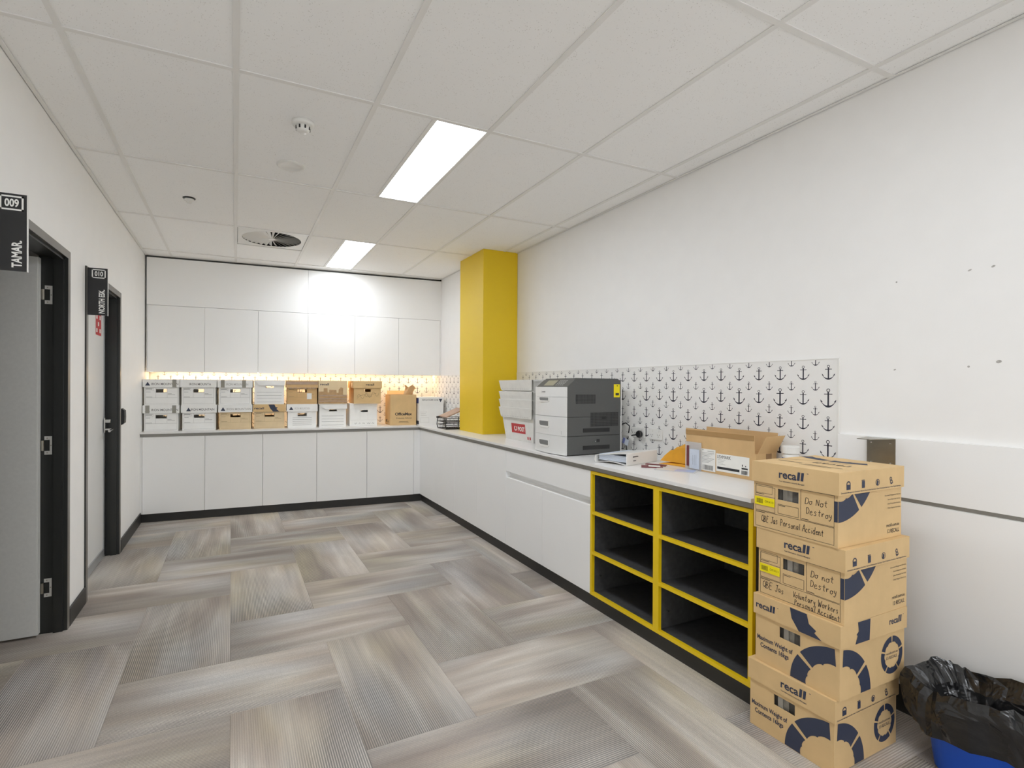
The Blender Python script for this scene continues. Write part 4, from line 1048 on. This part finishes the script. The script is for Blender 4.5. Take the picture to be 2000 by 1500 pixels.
# ------------------------------------------------------------------ open shipping carton with labels
t = thing('shipping_carton', 'long brown shipping carton with flaps up and white printed label', 'box', (2.342, 1.742, WT+.0006))
LX, LY, LH = .155, .445, .135
mb = MB().box(0, LX, 0, LY, 0, TH).box(0, TH, 0, LY, TH, LH).box(LX-TH, LX, 0, LY, TH, LH).box(TH, LX-TH, 0, TH, TH, LH).box(TH, LX-TH, LY-TH, LY, TH, LH)
b = mb.build('body', CARDD, t)
def flap(V4, name='flap', mat=CARDD, th=(.003, 0, 0)):
    V = list(V4)+[tuple(a+b_ for a, b_ in zip(p, th)) for p in V4]
    return MB().add(V, [(0, 1, 2, 3), (7, 6, 5, 4), (0, 4, 5, 1), (1, 5, 6, 2), (2, 6, 7, 3), (3, 7, 4, 0)]).build(name, mat, t)
f_ = flap([(0, .008, LH), (0, LY, LH), (-.004, LY, LH+.100), (-.004, .008, LH+.092)])
MB().box(-.0056, -.0046, .009, LY, LH+.066, LH+.091).build('crease_band', M('card_edge', (168, 132, 84), .75, var=.05), t)
flap([(LX, .0, LH), (LX, LY, LH), (LX+.008, LY, LH+.102), (LX+.008, .0, LH+.100)])
flap([(.012, 0, LH), (LX, 0, LH), (LX+.018, -.035, LH+.09), (.03, -.035, LH+.088)], th=(0, .003, 0))
MB().box(LX*.48, LX*.75, -.0012, -.0003, .004, LH-.002).build('tape', TAPE, t)
def LBx(y): return LY-y
sh = MB().box(-.0014, -.0004, LBx(.202), LBx(.108), .008, .128).build('address_sheet', PAPER, t)
lb = MB().box(-.0014, -.0004, LBx(.408), LBx(.208), .018, .112).build('maker_label', PAPER, t)
sh.data.transform(Matrix.Identity(4))
O_ = (-.0019, LY, 0)
prt('label_print', t, INK, [fit('LEXMARK', .085, .215, .088, size=.024), rect(.215, .030, .352, .043), rect(.364, .048, .40, .056), barcode(.364, .022, .402, .042, 10, 5), rect(.366, .062, .371, .072), rect(.385, .062, .390, .068)], O_, -Y, Z)
prt('label_small_print', t, INKG, [rect(.217, .08-.008*k, .217+.05-.008*(k % 3), .081-.008*k) for k in range(4)], O_, -Y, Z)
prt('sheet_print', t, INKG, [rect(.113, .121, .125, .123), rect(.15, .116, .195, .118), barcode(.118, .014, .188, .040, 20, 2)]+[rect(.114, .106-.0075*k, .195-.012*(k % 4), .1075-.0075*k) for k in range(8)], O_, -Y, Z)
p_ = thing('document_pouch', 'clear plastic pouch with maroon strip leaning on shipping carton', 'pouch', (2.338, 2.187, WT+.001))
MB().box(-.004, -.0005, -.112, .0, 0, .158).build('sleeve', CLEAR, p_)
MB().box(-.0062, -.0045, -.028, -.012, .02, .136).build('strip', MAROON, p_)
c_ = MB().box(-.0062, -.0045, -.100, -.032, .008, .118).build('card', PAPERB, p_)
prt('card_print', c_, INKG, [rect(.055+.012*k, .03, .056+.012*k, .085) for k in range(3)], (-.0066, 0, 0), -Y, Z)
j = thing('plastic_jar', 'white plastic jar with screw lid behind the shipping carton', 'jar', (2.463, 1.645, WT+.0006))
MB().lathe([(0, 0), (.036, 0), (.037, .004), (.037, .135), (.032, .145)], 28).build('body', WPLAST, j, True)
MB().lathe([(.040, .146), (.040, .178), (.037, .182), (0, .182)], 28).build('lid', WPLAST, j)
mb = MB(); na = 10
for zz in (.02, .125):
    for k in range(na+1): a = radians(130+80*k/na); mb.v.append((.0375*cos(a), .0375*sin(a), zz))
for k in range(na): mb.f.append((k, k+1, na+2+k, na+1+k))
mb.build('blue_label', BLUEP, j, fixn=False)

# ------------------------------------------------------------------ stack of storage boxes on the floor
SH = .2665
def ring_parts(side):  # segmented ring centred on the near bottom corner; x measured from the corner
    R1, R0 = .175, .115
    if side == 'L': return [arcseg(0, .0, R0, R1, 94, 142, 18, .05), arcseg(0, 0, R0, R1, 147, 180, 12, .03)]
    return [arcseg(0, .0, R0, R1, 86, 38, 18, .05), arcseg(0, 0, R0, R1, 33, 0, 12, .03)]
def recall_logo(x, z, wd, tagline=True):
    its = [fit('reca', wd*.66, x, z, size=wd*.40, bold=.022)]
    for k in range(2):
        xx = x+wd*(.675+.135*k); its.append(poly([(xx, z), (xx+wd*.095, z), (xx+wd*.125, z+wd*.30), (xx+wd*.03, z+wd*.30)]))
    its.append(rect(x+wd*1.03, z+wd*.28, x+wd*1.09, z+wd*.30))
    if tagline: its.append(fit('Your Information. Securely Managed.', wd*.95, x, z-wd*.14, size=wd*.075, bold=.01))
    return cat(*its)
def icons(y0=0):
    its = []
    x = .055
    its += [rect(x-.012, .018, x+.012, .036), arcseg(x, .036, .008, .0125, 0, 180, 10)]
    x = .145; its += [rect(x-.009, .018, x+.009, .043), rect(x-.011, .044, x+.007, .047)]
    x = .235; its += [arcseg(x, .031, .010, .0125, 0, 360, 16), poly([(x-.008, .022), (x+.002, .020), (x+.006, .034), (x-.004, .040)])]
    x = .325; its += [arcseg(x, .026, .005, .0085, 0, 360, 12), arcseg(x-.004, .038, .004, .0075, 0, 360, 12), rect(x-.003, .022, x+.011, .024)]
    its += [fit('Document Management Services / Secure Destruction Services / Data Protection Services / Vital Digital Services', .375, .012, .006, size=.0075, bold=.01)]
    return cat(*its)
def small_ring(cx_, cz_, r=.070):
    its = [arcseg(cx_, cz_, r*.66, r, 90+72*k+3, 90+72*(k+1)-3, 12, .08) for k in range(5)]
    its += [fit('recall.com.au', r*1.1, cx_-r*.55, cz_+.004, size=.013), fit('13 RECALL', r*1.0, cx_-r*.5, cz_-.014, size=.017)]
    return cat(*its)
def storage_box(k, label, cx_, cy_, rz, style, lidstyle, hand=None):
    # local -Y face looks to -X in the room, local +X face looks to the camera end
    z = k*SH+.0008
    w_, d_ = .338, .412
    t, body, ld = archive_box('storage_box', label, (cx_, cy_, z), -pi/2+rz, w_, d_, SH-.0008, CARD, CARD, 'brown storage boxes stacked by the shelf unit',
                              hole=(-.062, .022, .128, .170), files=True)
    iw = w_/2-.006; o = (0, .006-.0007, 0); os = (iw+.0007, 0.006, 0)
    lo = (0, -.0007, SH-.081); los = (w_/2+.0007, 0, SH-.081)
    if style == 'max':
        prt('lettering', body, NAVY, [fit('Maximum Weight of', .148, -iw+.008, .086, size=.025, bold=.022), fit('Contents 16kgs', .118, -iw+.022, .058, size=.025, bold=.022)], o, X, Z)
        V, F = cat(*ring_parts('L')); prt('ring_print', body, NAVY, ([(iw-.004+p[0], max(.001, min(.182, p[1]+.002))) for p in V], F), o, X, Z)
        V, F = cat(*ring_parts('R')); prt('ring_print', body, NAVY, ([(.008+p[0], max(.001, min(.182, p[1]+.002))) for p in V], F), os, Y, Z)
        prt('small_ring_print', body, NAVY, small_ring(.318, .098), os, Y, Z)
    else:
        its = [outline(-iw+.008, .008, iw-.012, .070, .0012), outline(-iw+.008, .072, -iw+.092, .170, .0012), rect(-iw+.008, .130, -iw+.092, .1312), outline(-iw+.009, .142, -iw+.08, .175, .001),
               outline(-.062+.002, .075, .022, .112, .0012), outline(.03, .072, iw-.012, .184, .0012),
               rect(-iw+.010, .1375, -iw+.045, .1395), rect(-iw+.010, .064, -iw+.05, .066), rect(.034, .076, .06, .078), rect(-.056, .106, -.03, .108)]
        prt('form_print', body, INK, its, o, X, Z)
        MB().box(-iw+.006, -iw+.090, .0035, .0048, .094, .126).build('barcode_label', YLAB, body)
        prt('barcode_print', body, M('ink_olive', (120, 112, 20), .6), [barcode(-iw+.014, .101, -iw+.042, .119, 16, 3), fit('CM14110' if k == 3 else 'CM14111', .036, -iw+.050, .107, size=.012)], (0, .0032, 0), X, Z)
        for (s_, x_, z_, wd_, sz_) in hand: prt('handwriting', body, INK, handw(s_, wd_, x_, z_, sz_*.72), o, X, Z)
        R1, R0, zc_ = .24, .165, .33
        V, F = cat(arcseg(0, zc_, R0, R1, -90, -59, 16, .03), arcseg(0, zc_, R0, R1, -55, -36, 12, 0))
        prt('ring_print', body, NAVY, ([(.001+p[0], min(.183, p[1])) for p in V], F), os, Y, Z)
        prt('ring_print', body, NAVY, rect(iw-.013, .091, iw-.0005, .164), o, X, Z)
        its = [fit('recall.com.au', .085, .30, .042, size=.017, bold=.008), fit('13 RECALL', .078, .307, .018, size=.021, bold=.008)]
        its += [fit(s_, .085+.02*(q == 0), .392-.085-.02*(q == 0), .158-.016*q, size=.008) for q, s_ in enumerate(('Document Management Services', 'Secure Destruction Services', 'Data Protection Services', 'Vital Digital Services'))]
        prt('side_print', body, INK, its, os, Y, Z)
    if lidstyle == 'logo':
        prt('lettering', ld, NAVY, recall_logo(-.052 if k else -.03, .030, .105), lo, X, Z)
        prt('icon_print', ld, NAVY, icons(), los, Y, Z)
    else:
        prt('lettering', ld, NAVY, recall_logo(-.157, .028, .088, False), lo, X, Z)
        prt('swoosh_print', ld, NAVY, poly([(-.015, .078), (.050, .078), (.058, .045), (.085, .030), (.078, .02), (.105, .002), (.02, .002), (-.008, .04)]), lo, X, Z)
        prt('swoosh_print', ld, NAVY, poly([(.10, .078), (.175, .078), (.17, .002), (.085, .002), (.098, .03), (.092, .036), (.105, .045)]), los, Y, Z)
        prt('lettering', ld, NAVY, recall_logo(.295, .032, .085, False), los, Y, Z)
    return t, body, ld
# near corner of each box (x, y) in the room -> centre of the front edge
def place(nx_, ny_, rz): return (nx_, ny_+.169, rz)
HW1 = [('Do Not', .045, .135, .085, .034), ('Destroy', .05, .098, .095, .034), ('QBE Jas Personal Accident', -.13, .030, .245, .034)]
HW2 = [('Do not', .045, .135, .085, .034), ('Destroy', .045, .098, .095, .034), ('QBE Jas', -.145, .032, .09, .036), ('Voluntary Workers', -.02, .036, .165, .032), ('Personal Accident', -.015, .009, .165, .030)]
storage_box(0, 'brown storage box with weight limit print, bottom of the floor stack', 1.887, 1.094+.169, .012, 'max', 'logo')
storage_box(1, 'brown storage box with navy swoosh lid, second from the floor', 1.895, 1.080+.169, -.01, 'max', 'swoosh')
storage_box(2, 'brown storage box handwritten Voluntary Workers, third from the floor', 1.901, 1.071+.169, .006, 'form', 'logo', HW2)
t, b, ld = storage_box(3, 'brown storage box handwritten Personal Accident, top of the floor stack', 1.892, 1.088+.169, 0., 'form', 'logo', HW1)
zt = SH-.0008+.0006
def flip(it, cx_, cz_): return ([(cx_-p[0], cz_-p[1]) for p in it[0]], it[1])
prt('top_print', ld, NAVY, [arcseg(.06, .60, .20, .245, 232, 264, 16, .03), arcseg(.06, .60, .20, .245, 268, 300, 16, .03)], (-.08, -.09, zt), X, Y)
prt('top_print', ld, INK, [flip(fit('recall', .13, 0, 0, size=.05, bold=.01), .10, .20), rect(-.02, .105, .12, .111), rect(-.03, .085, .09, .090), rect(-.14, .118, -.04, .126), stroke([(-.16, .16), (-.08, .22), (.0, .24), (.08, .235)], .003)], (0, 0, zt), X, Y)

# ------------------------------------------------------------------ waste bin with black liner
t = thing('waste_bin', 'blue oval waste bin with black liner on the carpet', 'bin', (2.352, .845, .0008))
def oval(hx, hy, n=40, p=3.2):
    out = []
    for k in range(n):
        a = 2*pi*k/n; c_, s_ = cos(a), sin(a)
        out.append((hx*abs(c_)**(2/p)*(1 if c_ >= 0 else -1), hy*abs(s_)**(2/p)*(1 if s_ >= 0 else -1)))
    return out
def loft(rings_, n=40, closed_bottom=True):
    mb = MB(); 
    for (hx, hy, z) in rings_: mb.v += [(p[0], p[1], z) for p in oval(hx, hy, n)]
    for k in range(len(rings_)-1):
        for i in range(n): mb.f.append((k*n+i, k*n+(i+1) % n, (k+1)*n+(i+1) % n, (k+1)*n+i))
    if closed_bottom: mb.f.append(tuple(range(n-1, -1, -1)))
    return mb
loft([(.098, .140, 0), (.102, .146, .006), (.128, .178, .27), (.133, .183, .275), (.126, .176, .272), (.099, .142, .012)]).build('body', BINBLUE, t, True)
rr = random.Random(11); n = 64; mb = MB()
prof = [(-.036, .14), (-.006, .235), (-.002, .262), (.0, .285), (.0075, .300), (.012, .322), (.016, .300), (.010, .270), (.002, .19), (-.004, .155)]
# profile: inside bottom -> up inside -> over the rim -> down outside
prof = [(-.085, .10), (-.064, .16), (-.050, .215), (-.036, .262), (-.012, .300), (.010, .312), (.024, .300), (.028, .272), (.022, .225), (.016, .185), (.012, .158)]
ph = [rr.uniform(0, 6.28) for _ in range(8)]
for q, (off_, z) in enumerate(prof):
    ov = oval(.133+off_, .183+off_, n)
    for i, p in enumerate(ov):
        a = 2*pi*i/n
        wv = .008*sin(7*a+ph[0]+q*.4)+.006*sin(15*a+ph[1]-q*.5)+.004*sin(26*a+ph[2]+q*.3)+.0032*rr.uniform(-1, 1)
        wv *= (.35 if q < 3 else 1.0 if q > 4 else .5)
        puff = .02*max(0, cos(a-2.3))**3*(1 if q >= 4 else .3)
        d = hypot(*p); dz = .012*sin(3*a+ph[3])+.010*sin(5*a+ph[4])+.006*rr.uniform(-1, 1)
        if q == 5: dz += .01
        mb.v.append((p[0]*(1+(wv+puff)/d), p[1]*(1+(wv+puff)/d), z+dz*(1 if 3 < q < 8 else .7)))
for q in range(len(prof)-1):
    for i in range(n): mb.f.append((q*n+i, q*n+(i+1) % n, (q+1)*n+(i+1) % n, (q+1)*n+i))
mb.f.append(tuple(range(n)))
ln = mb.build('liner', LINER, t, False)
